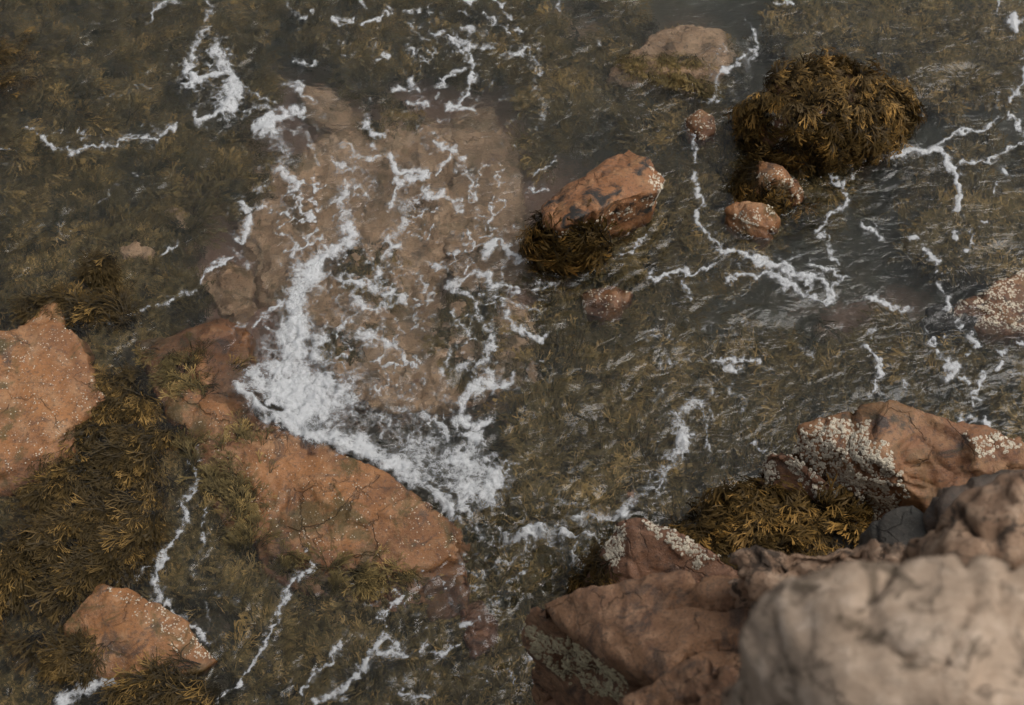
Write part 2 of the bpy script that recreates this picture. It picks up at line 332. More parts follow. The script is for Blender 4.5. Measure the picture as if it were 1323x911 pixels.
# ------------------------------------------------------------------ rocks
ROCKS = {}
dg = bpy.context.evaluated_depsgraph_get
def rock(name, label, hulls, mat, voxel=.012, base=-.5, flare=1.12, rough=.02, crack=.012, smooth=4, nscale=4.0, cat='rock', group=None, seed=0, uz=0.0, facet=.1, fcell=.14):
    bm = bmesh.new()
    for h in hulls:
        h = np.array(h, float); h[:, 2] += uz
        P = at(h[:, 0], h[:, 1], h[:, 2]); c = P.mean(0)
        lo = P.copy(); lo[:, :2] = c[:2] + (P[:, :2] - c[:2]) * flare; lo[:, 2] = base
        vs = [bm.verts.new(p) for p in np.concatenate([P, lo])]
        r = bmesh.ops.convex_hull(bm, input=vs)
        dead = [e for e in r['geom_interior'] if isinstance(e, bmesh.types.BMVert)] + [e for e in r['geom_unused'] if isinstance(e, bmesh.types.BMVert)]
        bmesh.ops.delete(bm, geom=list(set(dead)), context='VERTS')
    me = bpy.data.meshes.new('tmp'); bm.to_mesh(me); bm.free()
    o = bpy.data.objects.new('tmp', me); col.objects.link(o)
    md = o.modifiers.new('r', 'REMESH'); md.mode = 'VOXEL'; md.voxel_size = voxel
    ms = o.modifiers.new('s', 'SMOOTH'); ms.iterations = smooth; ms.factor = .5
    ev = o.evaluated_get(dg()); m2 = bpy.data.meshes.new_from_object(ev)
    bpy.data.objects.remove(o); bpy.data.meshes.remove(me)
    n = len(m2.vertices); V = np.empty(n * 3, np.float32); m2.vertices.foreach_get('co', V); V = V.reshape(-1, 3).astype(float)
    Nn = np.empty(n * 3, np.float32); m2.vertex_normals.foreach_get('vector', Nn); Nn = Nn.reshape(-1, 3).astype(float)
    q = V + seed * 3.1
    wq = q + .08 * np.stack([noise3(q * 5), noise3(q * 5 + 9), noise3(q * 5 + 21)], -1)
    d = rough * fbm3(q * nscale, 4, .5)
    rg = 1 - np.abs(fbm3(wq * nscale * 1.1 + 31, 2)) * 6; d -= crack * np.clip(rg, 0, 1)**2
    d += rough * .16 * fbm3(q * nscale * 6, 3, .6)
    if facet:
        fr = np.random.default_rng(100 + seed); lo, hi = V.min(0) - .1, V.max(0) + .1; nc = int(min(260, max(12, np.prod(hi - lo) / fcell**3)))
        Cc = fr.uniform(lo, hi, (nc, 3)); Gd = fr.normal(size=(nc, 3)); Gd /= np.linalg.norm(Gd, axis=1, keepdims=True); of = fr.normal(0, .25, nc) * fcell
        qq = V + .25 * fcell * np.stack([noise3(q * 3 / fcell * .4), noise3(q * 3 / fcell * .4 + 9), noise3(q * 3 / fcell * .4 + 21)], -1)
        for a0 in range(0, n, 20000):
            dd = (Cc**2).sum(1)[None] - 2 * qq[a0:a0 + 20000] @ Cc.T; near = dd.argmin(1)
            d[a0:a0 + 20000] += facet * (np.sum((qq[a0:a0 + 20000] - Cc[near]) * Gd[near], 1) + of[near] * .5)
    V += Nn * d[:, None]
    m2.vertices.foreach_set('co', V.astype(np.float32).ravel()); m2.polygons.foreach_set('use_smooth', np.ones(len(m2.polygons), bool)); m2.update()
    m2.name = name
    ob = link(name, m2, mat, label=label, cat=cat, group=group)
    Nn = np.empty(n * 3, np.float32); m2.vertex_normals.foreach_get('vector', Nn)
    ROCKS[label] = (ob, V, Nn.reshape(-1, 3).astype(float)); return ob

# submerged pink slabs in the middle
sub = 'pink slabs lying under the shallow water'
def S(name, label, pts, **k): return rock(name, label, [pts], k.pop('mat', M_pink), flare=k.pop('flare', 1.45), rough=k.pop('rough', .05), crack=k.pop('crack', .03), group=sub if k.pop('g', 1) else None, **k)
S('submerged_slab', 'broad pink slab under shallow water at the middle of the foam streaks', [(330,215,-.09),(400,190,-.09),(500,150,-.1),(575,165,-.1),(580,290,-.08),(540,400,-.07),(440,430,-.07),(340,380,-.08),(310,300,-.1)], seed=1)
S('submerged_slab', 'pink slab under water between the foam and the tilted orange boulder', [(590,150,-.15),(635,140,-.17),(668,185,-.19),(650,235,-.16),(672,290,-.15),(690,345,-.13),(640,380,-.1),(590,400,-.09),(575,300,-.1)], seed=2)
S('submerged_slab', 'pink slab under thin lacy foam just behind the breaking wave', [(540,400,-.09),(640,380,-.1),(690,430,-.12),(690,490,-.12),(600,520,-.08),(480,520,-.05),(430,480,-.06),(440,420,-.07)], seed=3)
S('submerged_slab', 'narrow pink slab under water beside the top of the white foam fan', [(385,110,-.16),(430,115,-.16),(470,150,-.16),(440,175,-.15),(395,150,-.17)], seed=4, rough=.01)
S('submerged_boulder', 'rounded pink boulder under water with a thin foam arc over it', [(262,360,-.04),(290,342,-.04),(320,355,-.05),(325,390,-.05),(300,408,-.06),(270,400,-.06),(290,370,-.02)], seed=6, g=0)
S('submerged_boulder', 'pale pink boulder under water in the upper left weed', [(195,282,-.08),(225,268,-.08),(260,275,-.09),(255,295,-.1),(215,300,-.1)], seed=7, g=0, rough=.01)
S('submerged_boulder', 'small weedy pink stone just under water above the dark weed', [(152,318,-.03),(175,308,-.02),(198,318,-.03),(192,335,-.05),(160,335,-.05)], seed=8, g=0, rough=.01)
S('submerged_boulder', 'reddish flat stone deep under water near the top edge', [(680,50,-.2),(710,20,-.22),(760,15,-.24),(780,45,-.2),(740,85,-.2),(695,80,-.2)], seed=9, g=0, rough=.01)
rock('flat_boulder', 'wide pale orange boulder just awash at the top between two foam streaks', [[(785,102,-.03),(800,74,-.01),(820,62,.0),(845,42,-.04),(885,32,-.06),(930,42,-.08),(945,75,-.08),(930,105,-.06),(890,112,-.04),(850,92,.02),(830,85,.015),(905,95,.012)]], M_pink, flare=1.35, rough=.025, seed=10)
rock('submerged_boulder', 'small orange and tan stone awash below the weedy end of the tilted boulder', [[(752,378,-.02),(785,368,.0),(818,374,.015),(815,388,.01),(795,408,-.03),(768,414,-.04),(752,402,-.04),(790,385,.02)]], M_orange, rough=.01, seed=11)
rock('barnacled_stone', 'small round barnacled stone above the left end of the weed covered boulder group', [[(885,152,.0),(903,143,.03),(922,152,.03),(925,172,.01),(908,182,0),(890,170,0),(906,158,.045)]], M_orange, rough=.01, seed=12, voxel=.008)

# emergent boulders
rock('tilted_boulder', 'long tilted orange boulder standing out of the water with weed hanging from its lower end', [[(812,190,.13),(838,203,.19),(860,232,.18),(852,248,.17),(828,250,.21),(785,264,.25),(745,282,.25),(722,297,.2),(706,290,.17),(699,266,.13),(740,243,.19),(772,222,.2),(795,200,.15)],
      [(722,297,.15),(706,290,.15),(701,302,.04),(714,335,-.02),(740,332,-.02),(764,303,.09),(825,263,.13),(852,252,.08)]], M_stained, voxel=.009, rough=.014, crack=.01, smooth=3, seed=13, flare=.62)
rock('weedy_boulder', 'big domed boulder almost hidden under brown weed in the upper right', [[(962,150,0.064),(970,130,0.128),(1000,104,0.176),(1060,84,0.192),(1120,98,0.160),(1160,125,0.096),(1180,150,0.016),(1150,185,0.016),(1080,204,0.016),(1020,208,0.016),(980,195,0.016),(1050,140,0.264),(1005,150,0.224),(1090,150,0.216),(1000,175,0.144),(1060,182,0.128)]], M_red, rough=.02, seed=14, flare=.92, facet=.15)
rock('small_boulder', 'upper one of two small pink boulders split by a weed tuft', [[(960,226,.03),(980,208,.09),(1010,214,.13),(1034,234,.09),(1042,256,.01),(1014,266,.0),(982,258,.02),(962,244,.01),(1005,230,.15)]], M_slab, voxel=.008, rough=.01, seed=15, flare=.9)
rock('small_boulder', 'lower one of two small pink boulders with barnacles and weed above it', [[(938,272,.03),(960,258,.07),(992,264,.07),(1006,284,.02),(990,308,.0),(958,308,0),(942,292,0),(972,274,.095)]], M_slab, voxel=.008, rough=.01, seed=16, flare=1.0)
rock('shore_slab', 'pink barnacled slab entering the water at the right edge under green weed', [[(1222,402,-.01),(1262,378,.005),(1300,358,.015),(1345,338,.02),(1400,340,.02),(1400,440,.0),(1330,432,-.01),(1270,432,-.02),(1290,400,.02)]], M_orange, rough=.012, seed=17)
rock('grey_stone', 'lumpy grey stone awash under foam dots beside the pink barnacled slab', [[(1198,400,-.03),(1220,392,-.01),(1255,395,.005),(1266,415,.0),(1262,432,-.04),(1225,432,-.06),(1202,420,-.05)]], M_grey, rough=.02, seed=18, nscale=12)
rock('tilted_slab', 'large flat orange slab at the left edge speckled with barnacles', [[(-120,430,.1),(0,438,.09),(45,420,.07),(75,415,.06),(105,435,.06),(135,515,.04),(118,530,.03),(60,560,.06),(30,600,.05),(0,610,.06),(-120,620,.1)],
      [(60,398,.02),(74,388,.02),(82,420,.06),(30,440,.07),(20,425,.05)], [(60,560,.05),(100,540,.03),(95,580,.02),(50,592,.03),(52,625,.0),(25,640,-.01),(-60,650,.0),(0,590,.06)]], M_slab, rough=.012, crack=.008, seed=19)
rock('orange_slab', 'largest orange slab in the middle left where the wave breaks along its edge', [[(255,552,.01),(330,536,.02),(395,568,.035),(440,580,.055),(500,608,.06),(560,650,.055),(604,688,.02),(596,722,.01),(520,740,.008),(440,736,.006),(350,722,.0),(325,660,.005),(300,600,.0),(430,640,.06),(520,668,.065)],
      [(172,440,-.012),(230,448,-.004),(285,415,-.02),(318,425,-.02),(325,500,.004),(335,560,.02),(335,610,.008),(290,610,-.02),(240,575,-.012),(205,520,.004),(240,500,.014),(290,540,.014)],
      [(330,600,.01),(440,600,.02),(600,690,.0),(604,745,-.02),(560,800,-.05),(430,775,-.035),(330,740,-.03)],
      [(235,560,-.012),(300,560,-.0),(345,600,.006),(345,700,.0),(300,700,-.025),(270,640,-.025)]], M_slab, rough=.014, crack=.01, seed=20, flare=1.2)
rock('wedge_slab', 'orange slab at the lower left corner with weed hanging over both ends', [[(78,805,.02),(105,775,.04),(128,752,.04),(165,765,.06),(205,776,.06),(240,800,.05),(286,852,.015),(262,868,.01),(200,876,.02),(150,882,.01),(98,862,.01),(170,820,.08)]], M_slab, rough=.012, crack=.008, seed=21)
rock('submerged_boulder', 'red stone just under water left of the near brown boulder', [[(596,790,-.02),(625,778,-.02),(645,800,-.005),(640,830,-.015),(610,852,-.02),(598,825,-.0)]], M_red, rough=.02, seed=22, nscale=8)
rock('submerged_boulder', 'rusty stone under rippled water below the right tip of the largest orange slab', [[(535,765,-.03),(570,740,-.015),(602,748,-.01),(605,790,-.015),(560,805,-.03)]], M_orange, rough=.015, seed=23)
rock('submerged_boulder', 'small red stone under the foam streak beside the wedge shaped rock', [[(805,640,-.05),(820,630,-.04),(832,640,-.04),(820,652,-.05)]], M_orange, rough=.008, seed=24, voxel=.008)

# near group
rock('barnacled_boulder', 'angular orange boulder with a thick pale barnacle patch on its left face', [
      [(1020,585,.30),(1035,552,.38),(1062,540,.42),(1100,526,.47),(1135,516,.52),(1165,526,.52),(1205,552,.5),(1262,568,.48),(1312,563,.48),(1350,590,.45),(1380,700,.3),(1240,700,.3),(1120,690,.1),(1045,640,.12),(1140,600,.5)]], M_orange, facet=.16, fcell=.22, voxel=.011, rough=.018, crack=.02, smooth=3, seed=25, flare=.95)
rock('block_boulder', 'dark red block with a pale barnacled edge standing left of the big barnacle patch', [[(987,585,.26),(1000,580,.3),(1022,584,.32),(1060,610,.32),(1092,640,.3),(1085,690,.1),(1020,690,.05),(1000,660,.08),(990,625,.15)]], M_red, voxel=.01, rough=.015, crack=.012, smooth=2, seed=26, flare=.95)
rock('weedy_boulder', 'low dark boulder covered in hanging weed between the wedge rock and the red block', [[(860,700,.05),(900,672,.1),(950,645,.14),(990,630,.14),(1010,670,.2),(1100,680,.2),(1110,720,.3),(980,740,.3),(900,730,.2)]], M_grey, rough=.03, seed=27)
rock('wedge_boulder', 'pointed red brown wedge rock with barnacled crest just above the near brown boulder', [[(782,700,.2),(795,680,.3),(822,668,.36),(862,680,.4),(925,712,.42),(965,740,.4),(900,790,.3),(800,780,.2),(748,760,.1),(776,732,.12)]], M_red, voxel=.01, rough=.012, crack=.01, smooth=2, seed=28, flare=.95)
rock('cliff_boulder', 'brown boulder with a blunt nose pointing left and a barnacled underside', [
      [(694,780,.95),(740,762,1.05),(800,754,1.1),(870,748,1.15),(930,738,1.2),(1000,735,1.25),(1080,745,1.3),(1060,850,1.35),(960,930,1.3),(880,900,1.2),(840,850,1.1),(760,830,1.0),(700,800,.9)],
      [(677,795,.8),(682,825,.72),(710,852,.66),(760,885,.6),(810,905,.6),(860,930,.7),(900,930,1.0),(760,820,.95),(690,780,.88),(980,900,1.0)]], M_brown, facet=.06, fcell=.3, voxel=.012, base=-.1, rough=.024, crack=.05, smooth=2, seed=29, flare=.8, nscale=3)
rock('cliff_boulder', 'blurred mottled brown boulder at the bottom below the pale one', [
      [(800,911,1.35),(840,870,1.45),(890,840,1.5),(940,850,1.6),(1000,900,1.6),(1040,980,1.6),(900,1010,1.4),(780,980,1.3)]], M_brown, facet=.1, fcell=.2, voxel=.014, base=.0, rough=.025, crack=.03, seed=30, flare=1.0)
rock('pale_boulder', 'huge pale tan boulder filling the lower right corner out of focus', [
      [(962,850,2.55),(968,815,2.6),(992,778,2.65),(1030,742,2.68),(1080,722,2.7),(1150,710,2.72),(1200,706,2.74),(1290,706,2.76),(1380,740,2.75),(1460,850,2.7),(1460,1050,2.6),(1200,1080,2.7),(1000,1020,2.5),(1100,800,2.76),(1250,800,2.8),(1250,950,2.78),(1080,920,2.72)]], M_pale, facet=.07, fcell=.18, voxel=.014, base=.1, rough=.014, crack=.022, smooth=4, seed=31, flare=1.0, nscale=5)
rock('pale_stone', 'small pale stone wedged at the bottom edge beside the huge pale boulder', [
      [(930,905,2.3),(945,880,2.35),(965,868,2.4),(990,900,2.4),(1010,950,2.4),(940,960,2.3)]], M_tan, voxel=.012, base=.1, rough=.02, seed=32, flare=1.5)
rock('cliff_boulder', 'lumpy tan boulder out of focus at the right edge above the huge pale one', [
      [(1172,695,1.9),(1200,665,2.0),(1240,650,2.05),(1285,628,2.1),(1340,592,2.15),(1420,600,2.1),(1420,760,2.1),(1250,740,2.1),(1190,730,1.9)]], M_tan, facet=.14, fcell=.14, voxel=.013, base=.1, rough=.035, crack=.05, seed=33, flare=1.0, nscale=6)
rock('cliff_boulder', 'long low brown ridge of rock between the weed and the huge pale boulder', [
      [(955,722,1.4),(975,708,1.45),(1040,702,1.5),(1120,696,1.55),(1200,700,1.6),(1230,740,1.6),(1100,790,1.55),(1000,770,1.45)]], M_tan, facet=.14, fcell=.14, voxel=.013, base=.1, rough=.035, crack=.03, seed=34, flare=.9, nscale=6)
rock('dark_stone', 'dark grey rounded stone lodged between the ridge and the barnacled boulder', [
      [(1108,698,.95),(1125,676,1.02),(1150,658,1.06),(1178,650,1.08),(1198,665,1.1),(1200,700,1.1),(1150,720,1.05)]], M_grey, voxel=.012, base=.0, rough=.015, seed=35, flare=.9)
rock('dark_stone', 'dark brown rock slope above the lumpy tan boulder near the right edge', [
      [(1190,668,1.1),(1215,640,1.15),(1260,622,1.2),(1300,600,1.22),(1360,585,1.25),(1400,650,1.3),(1250,690,1.25)]], M_dark, facet=.25, voxel=.016, base=.0, rough=.03, crack=.03, seed=36, flare=.95)
cl = rock('cliff', 'cliff', [[(1010,900,1.2),(1120,790,1.45),(1300,770,1.6),(1900,720,1.7),(2600,1000,1.7),(2600,2600,1.9),(1000,2600,1.5),(850,1250,.6)], [(1300,1000,2.3),(1900,800,2.4),(2600,1100,2.5),(2600,2600,2.6),(1200,2600,2.4),(1150,1300,2.2)]], M_brown, facet=.12, fcell=.4, voxel=.035, base=-.2, rough=.05, crack=.05, seed=40, flare=1.2, nscale=2.5)
del cl['label'], cl['category']; cl['kind'] = 'structure'
rock('low_stone', 'red brown stone showing at the bottom edge below the barnacled underside', [
      [(696,908,.35),(740,896,.4),(790,897,.42),(830,910,.42),(820,960,.4),(700,960,.3)]], M_red, voxel=.013, base=-.3, rough=.02, seed=37)

# ------------------------------------------------------------------ seaweed
def frond_template(r, levels=3, width=.045):
    V = []; F = []; T = []
    def seg(x, y, z, ang, L, lv, w, t0):
        n = 3; base = len(V); sl = r.uniform(-.2, .2); cv = r.uniform(-.5, .5)
        dx, dy = math.cos(ang), math.sin(ang); cx, cy, cz = x, y, z
        for k in range(n + 1):
            s = k / n; an = ang + cv * s; dx, dy = math.cos(an), math.sin(an); px_, py_ = -dy, dx
            ww = w * (1 if lv > 0 or k < n else .6) * (1.35 if (lv == 0 and k == n - 1) else 1)
            if k: cx += dx * L / n; cy += dy * L / n; cz += sl * L / n
            tw = r.uniform(-.3, .3) * ww
            V.append((cx - px_ * ww / 2, cy - py_ * ww / 2, cz - tw)); V.append((cx + px_ * ww / 2, cy + py_ * ww / 2, cz + tw))
            t = t0 + (1 - t0) * .35 * s if lv > 0 else t0 + (1 - t0) * s; T.extend([t, t])
        for k in range(n): F.append((base + 2 * k, base + 2 * k + 1, base + 2 * k + 3, base + 2 * k + 2))
        if lv > 0:
            x2, y2, z2 = cx, cy, cz; ang += cv
            sp = r.uniform(.16, .36)
            for sgn in (-1, 1):
                if lv == 1 and r.random() < .12: continue
                seg(x2, y2, z2, ang + sgn * sp + r.uniform(-.15, .15), L * r.uniform(.65, .95), lv - 1, w * .88, t0 + (1 - t0) * .35)
    seg(0, 0, 0, 0, .33, levels, width, 0.0)
    V = np.array(V); V[:, :2] /= max(V[:, 0].max(), .5); return V, np.array(F), np.array(T)
rr = random.Random(4)
TPL = [frond_template(rr, 3, .030) for _ in range(12)]
TPLW = [frond_template(rr, 3, .044) for _ in range(12)]
def fronds(P, D, N, L, rnd, tpl, arch=.25, flex=.25, drape=None, wscale=1.0):
    """P roots, D tangent directions, N ups, L lengths -> mesh arrays"""
    P = np.asarray(P); n = len(P); pick = rng.integers(0, len(tpl), n)
    D = D - N * np.sum(D * N, 1, keepdims=True); D /= np.linalg.norm(D, axis=1, keepdims=True) + 1e-9
    Sd = np.cross(N, D); VV = []; FF = []; TT = []; RR = []; off = 0
    for k, (tv, tf, tt) in enumerate(tpl):
        i = np.where(pick == k)[0]
        if not len(i): continue
        m = len(tv); x = tv[None, :, 0]; bend = rng.normal(0, flex, (len(i), 1))
        a = bend * x * 1.2; lx = x * np.cos(a) - tv[None, :, 1] * np.sin(a) * wscale; ly = x * np.sin(a) + tv[None, :, 1] * np.cos(a) * wscale
        ar = arch * rng.uniform(.4, 1.4, (len(i), 1)); lz = tv[None, :, 2] * .6 + ar * np.sin(np.clip(x, 0, 1.2) * 2.6) * .9 + .02
        q = P[i][:, None] + L[i][:, None, None] * (D[i][:, None] * lx[..., None] + Sd[i][:, None] * ly[..., None] + N[i][:, None] * lz[..., None])
        q = q.reshape(-1, 3)
        if drape is not None: q[:, 2] = drape(q)
        VV.append(q); FF.append((tf[None] + (np.arange(len(i)) * m)[:, None, None]).reshape(-1, 4) + off)
        TT.append(np.tile(tt, len(i))); RR.append(np.repeat(rnd[i], m)); off += len(i) * m
    return np.concatenate(VV), np.concatenate(FF), np.concatenate(TT), np.concatenate(RR)
def dir_px(u, v, P, ang):
    """world horizontal direction which runs along photo angle ang (radians, 0 = right, counter-clockwise)"""
    q = at(u + 4 * np.cos(ang), v - 4 * np.sin(ang), 0 * u) - at(u, v, 0 * u); q[:, 2] = 0
    return q / (np.linalg.norm(q, axis=1, keepdims=True) + 1e-9)
def sample_poly(poly, n, edge=6.0, gap=None):
    p = np.array(poly, float); out = []
    lo, hi = p.min(0), p.max(0); c = 0
    while c < n:
        u = rng.uniform(lo[0], hi[0], 2 * n); v = rng.uniform(lo[1], hi[1], 2 * n)
        uu = u + edge * n2(u, v, 1 / 22., 3., 2) * 2; vv = v + edge * n2(u, v, 1 / 22., 8., 2) * 2
        k = inpoly(uu, vv, poly)
        if gap is not None: k &= n2(u * 1.4 + v, v - u * .3, 1 / 75., 23., 3) > gap
        out.append(np.stack([u[k], v[k]], 1)); c += k.sum()
    return np.concatenate(out)[:n]
def tufted(uv, amt=10, cell=26.):
    """pull samples together into tufts"""
    u, v = uv[:, 0], uv[:, 1]
    return np.stack([u + amt * n2(u, v, 1 / cell, 11., 1) * 2, v + amt * n2(u, v, 1 / cell, 15., 1) * 2], 1)

def carpet(zones, name, label, mat, lift, tpl, cat='seaweed', kind='stuff', top=None, cap=None, gap=None):
    VV = []; FF = []; TT = []; RR = []; off = 0
    for (poly, n, ang, spread, L0, arch) in zones:
        n = int(n * 1.5); nt = max(n // 11, 3); uv = tufted(sample_poly(poly, nt, gap=gap)); k = rng.integers(0, nt, n)
        ta = rng.normal(0, .28, nt); tz = rng.uniform(0, lift, nt); tr = rng.normal(0, .2, nt); ts = rng.uniform(.7, 1.25, nt)
        P = at_bed(uv[:, 0], uv[:, 1])[k]; P[:, :2] += rng.normal(0, .013, (n, 2)); u, v = uv[k, 0], uv[k, 1]
        P[:, 2] = np.maximum(P[:, 2], -.17 if top is None else top)
        P[:, 2] += tz[k]
        a = R(ang) + spread * n2(u, v, 1 / 60., 20., 2) * 2.2 + ta[k] + rng.normal(0, .2, n)
        D = dir_px(u, v, P, a); D[:, 2] = 0
        N = np.tile([0, 0, 1.], (n, 1)) + rng.normal(0, .2, (n, 3)); N /= np.linalg.norm(N, axis=1, keepdims=True)
        L = L0 * ts[k] * rng.uniform(.55, 1.15, n)
        rnd = np.clip(.45 + .5 * n2(u, v, 1 / 30., 30., 2) + tr[k] + rng.normal(0, .15, n), 0, 1)
        a_, b_, c_, d_ = fronds(P, D, N, L, rnd, tpl, arch)
        if cap is not None: a_[:, 2] = np.minimum(a_[:, 2], cap - .02 + .02 * n2(a_[:, 0], a_[:, 1], 30., 3.))
        VV.append(a_); FF.append(b_ + off); TT.append(c_); RR.append(d_); off += len(a_)
    me = make_mesh(name, np.concatenate(VV), np.concatenate(FF), {'t': np.concatenate(TT), 'rnd': np.concatenate(RR)})
    return link(name, me, mat, label=label, cat=cat, kind=kind)

# submerged carpets: polygon, count, direction, spread, length, arch
carpet([([(-70,-50),(330,-50),(330,150),(300,260),(200,330),(120,400),(-70,420)], 7000, 20, .9, .15, .15),
        ([(330,0),(700,0),(690,130),(560,130),(480,140),(390,100),(330,100)], 2600, 60, 1.2, .15, .2),
        ([(60,330),(250,290),(270,420),(180,470),(90,440)], 2600, 160, .8, .12, .2)],
       'submerged_seaweed', 'brown weed carpet under water across the upper left', M_weed_sub, .05, TPL, cap=-.02)
carpet([([(690,60),(800,20),(900,110),(960,90),(960,230),(890,300),(870,260),(800,180),(700,220)], 3800, 150, 1.2, .14, .2),
        ([(740,380),(860,350),(880,270),(940,310),(1060,310),(930,360),(820,420)], 1700, 20, 1.2, .15, .2), ([(890,220),(950,200),(1060,250),(1080,290),(1000,330),(930,320)], 1300, 30, 1.0, .13, .25)],
       'submerged_seaweed', 'weed bed under water round the tilted orange boulder', M_weed_sub, .06, TPL, cap=-.02)
carpet([([(980,40),(1060,15),(1180,20),(1270,60),(1300,110),(1230,170),(1180,170),(1150,110),(1060,70),(990,90)], 4200, 25, .7, .17, .35)],
       'submerged_seaweed', 'golden weed streaming under water beyond the big weed covered boulder', M_weed_sub, .12, TPL, cap=-.03)
carpet([([(1120,250),(1230,225),(1400,240),(1400,330),(1230,330),(1150,300)], 1200, 20, 1, .15, .3),
        ([(1060,440),(1200,460),(1400,500),(1400,560),(1160,520),(1060,540),(980,580),(900,620),(920,500)], 1800, 200, 1, .15, .2),
        ([(860,440),(1050,420),(1060,540),(930,640),(830,640)], 1800, 200, 1, .14, .2)],
       'submerged_seaweed', 'sparse dim weed deep under water on the right', M_weed_sub, .06, TPL, cap=-.02)
carpet([([(690,400),(830,400),(880,470),(870,560),(840,640),(760,680),(650,680),(640,600),(680,520)], 5200, 40, 1.5, .13, .3)],
       'submerged_seaweed', 'thick brown weed bed under rippled water in the centre', M_weed_sub, .05, TPL, cap=-.02)
carpet([([(320,720),(440,735),(600,740),(720,720),(700,800),(760,1000),(280,1000),(300,800)], 6500, 30, 1.3, .12, .2),
        ([(225,560),(320,620),(330,720),(300,800),(230,800),(200,740)], 2600, 100, .7, .12, .2),
        ([(600,680),(700,660),(800,680),(760,760),(640,750)], 1000, 30, 1.3, .12, .3),
        ([(300,570),(345,600),(340,700),(300,690)], 500, 60, 1, .1, .2)],
       'submerged_seaweed', 'weed bed under water below the largest orange slab', M_weed_sub, .04, TPL, cap=-.012)
carpet([([(1180,370),(1220,330),(1260,310),(1400,300),(1400,350),(1262,372),(1215,400)], 2200, 65, .5, .18, .3),
        ([(1270,430),(1400,425),(1400,450),(1290,450)], 250, 20, .5, .14, .3)],
       'seaweed_bank', 'olive weed combed upward over the edge slab at right', M_weed_sub, .04, TPL, top=-.1, cap=-.02)

carpet([([(95,440),(200,440),(250,540),(240,640),(210,740),(60,760),(30,640),(90,560)], 3000, 210, .5, .14, .15), ([(-70,640),(120,740),(80,1000),(-70,1000)], 2400, 215, .5, .14, .15)],
       'submerged_seaweed', 'grey brown weed just under water between the exposed mats on the left', M_weed_sub, .02, TPL, cap=-.03)
carpet([([(310,570),(350,590),(350,640),(325,680),(300,640)], 350, 60, 1, .07, .15), ([(200,455),(240,470),(300,520),(240,530)], 200, 200, 1, .07, .15), ([(330,700),(380,722),(450,735),(540,735),(560,760),(450,770),(340,745)], 300, 30, 1.2, .08, .04), ([(230,555),(300,590),(330,680),(330,730),(280,700),(240,620)], 320, 100, 1, .08, .04)],
       'weed_film', 'thin green brown weed growing on the wet side of the largest orange slab', M_weed_sub, .01, TPL, top=.0)
carpet([([(1150,95),(1200,75),(1265,75),(1295,120),(1245,165),(1180,185),(1185,140)], 1000, 20, .7, .14, .2), ([(930,205),(965,200),(1045,215),(1068,265),(1050,300),(1000,322),(945,315),(930,260)], 900, 10, 1.2, .11, .25), ([(740,335),(840,275),(880,290),(850,345),(770,370)], 700, 25, .9, .13, .15)],
       'submerged_seaweed', 'golden weed floating close under the surface beside the emergent boulders', M_weed_sub, .03, TPL, top=-.07, cap=-.012)
carpet([([(800,100),(850,105),(900,118),(900,140),(850,145),(815,125)], 450, 250, .6, .08, .15)],
       'seaweed_fringe', 'golden weed fringe at the foot of the wide pale orange boulder', M_weed_sub, .03, TPL, top=-.02)
carpet([([(455,330),(500,320),(510,420),(470,450)], 260, 250, .8, .09, .15), ([(580,380),(640,370),(650,440),(600,500),(570,470)], 420, 250, .8, .1, .15), ([(330,200),(390,230),(360,300),(320,280)], 160, 250, .8, .09, .15), ([(480,140),(560,160),(540,190),(490,180)], 150, 250, .8, .09, .15), ([(400,440),(460,450),(450,480)], 100, 250, .8, .09, .15)],
       'submerged_seaweed', 'dark thin weed patches on the pink slabs under the foam threads', M_weed_sub, .02, TPL, top=-.09, cap=-.05)
# exposed mats at left
carpet([([(100,455),(125,440),(150,455),(185,450),(190,480),(200,520),(235,540),(230,570),(215,640),(200,690),(190,740),(130,750),(90,740),(60,690),(45,640),(60,600),(90,575),(80,545),(135,515)], 4600, 210, .35, .10, .10)],
       'seaweed_mat', 'dark brown weed mat lying out of the water between the left slab and the largest slab', M_weed, .02, TPL, top=-.02, gap=.06)
carpet([([(-70,690),(50,700),(120,745),(80,800),(60,830),(-70,830)], 2000, 215, .35, .105, .10)],
       'seaweed_mat', 'weed mat combed towards the left edge above the lower left slab', M_weed, .018, TPL, top=-.02, gap=.05)
carpet([([(110,850),(150,835),(175,845),(140,870),(100,870)], 300, 215, .4, .1, .2), ([(175,882),(230,870),(290,862),(270,1000),(170,1000)], 1100, 205, .4, .11, .2)],
       'seaweed_mat', 'weed tufts hanging over the lower edge of the lower left slab', M_weed, .02, TPL, top=.0, gap=-.12)
carpet([([(-70,600),(45,590),(50,640),(-70,690)], 350, 220, .5, .12, .2), ([(-70,830),(90,820),(110,860),(170,1000),(-70,1000)], 1600, 200, .6, .14, .2)],
       'seaweed_mat', 'loose weed just under the surface in the lower left corner', M_weed_sub, .03, TPL, top=-.05, cap=-.012)
carpet([([(-70,420),(25,400),(30,440),(-70,450)], 250, 200, .5, .12, .3), ([(-70,80),(40,60),(60,110),(40,140),(-70,140)], 300, 0, .8, .08, .1), ([(140,330),(200,318),(195,345),(160,350)], 300, 200, .6, .1, .3),
        ([(60,400),(130,390),(180,430),(170,455),(110,440)], 600, 160, .8, .1, .3), ([(230,470),(300,500),(240,520)], 120, 60, .8, .08, .2)],
       'seaweed_mat', 'rust brown weed tufts breaking the surface along the left side', M_weed, .012, TPL, top=-.015, gap=-.0)

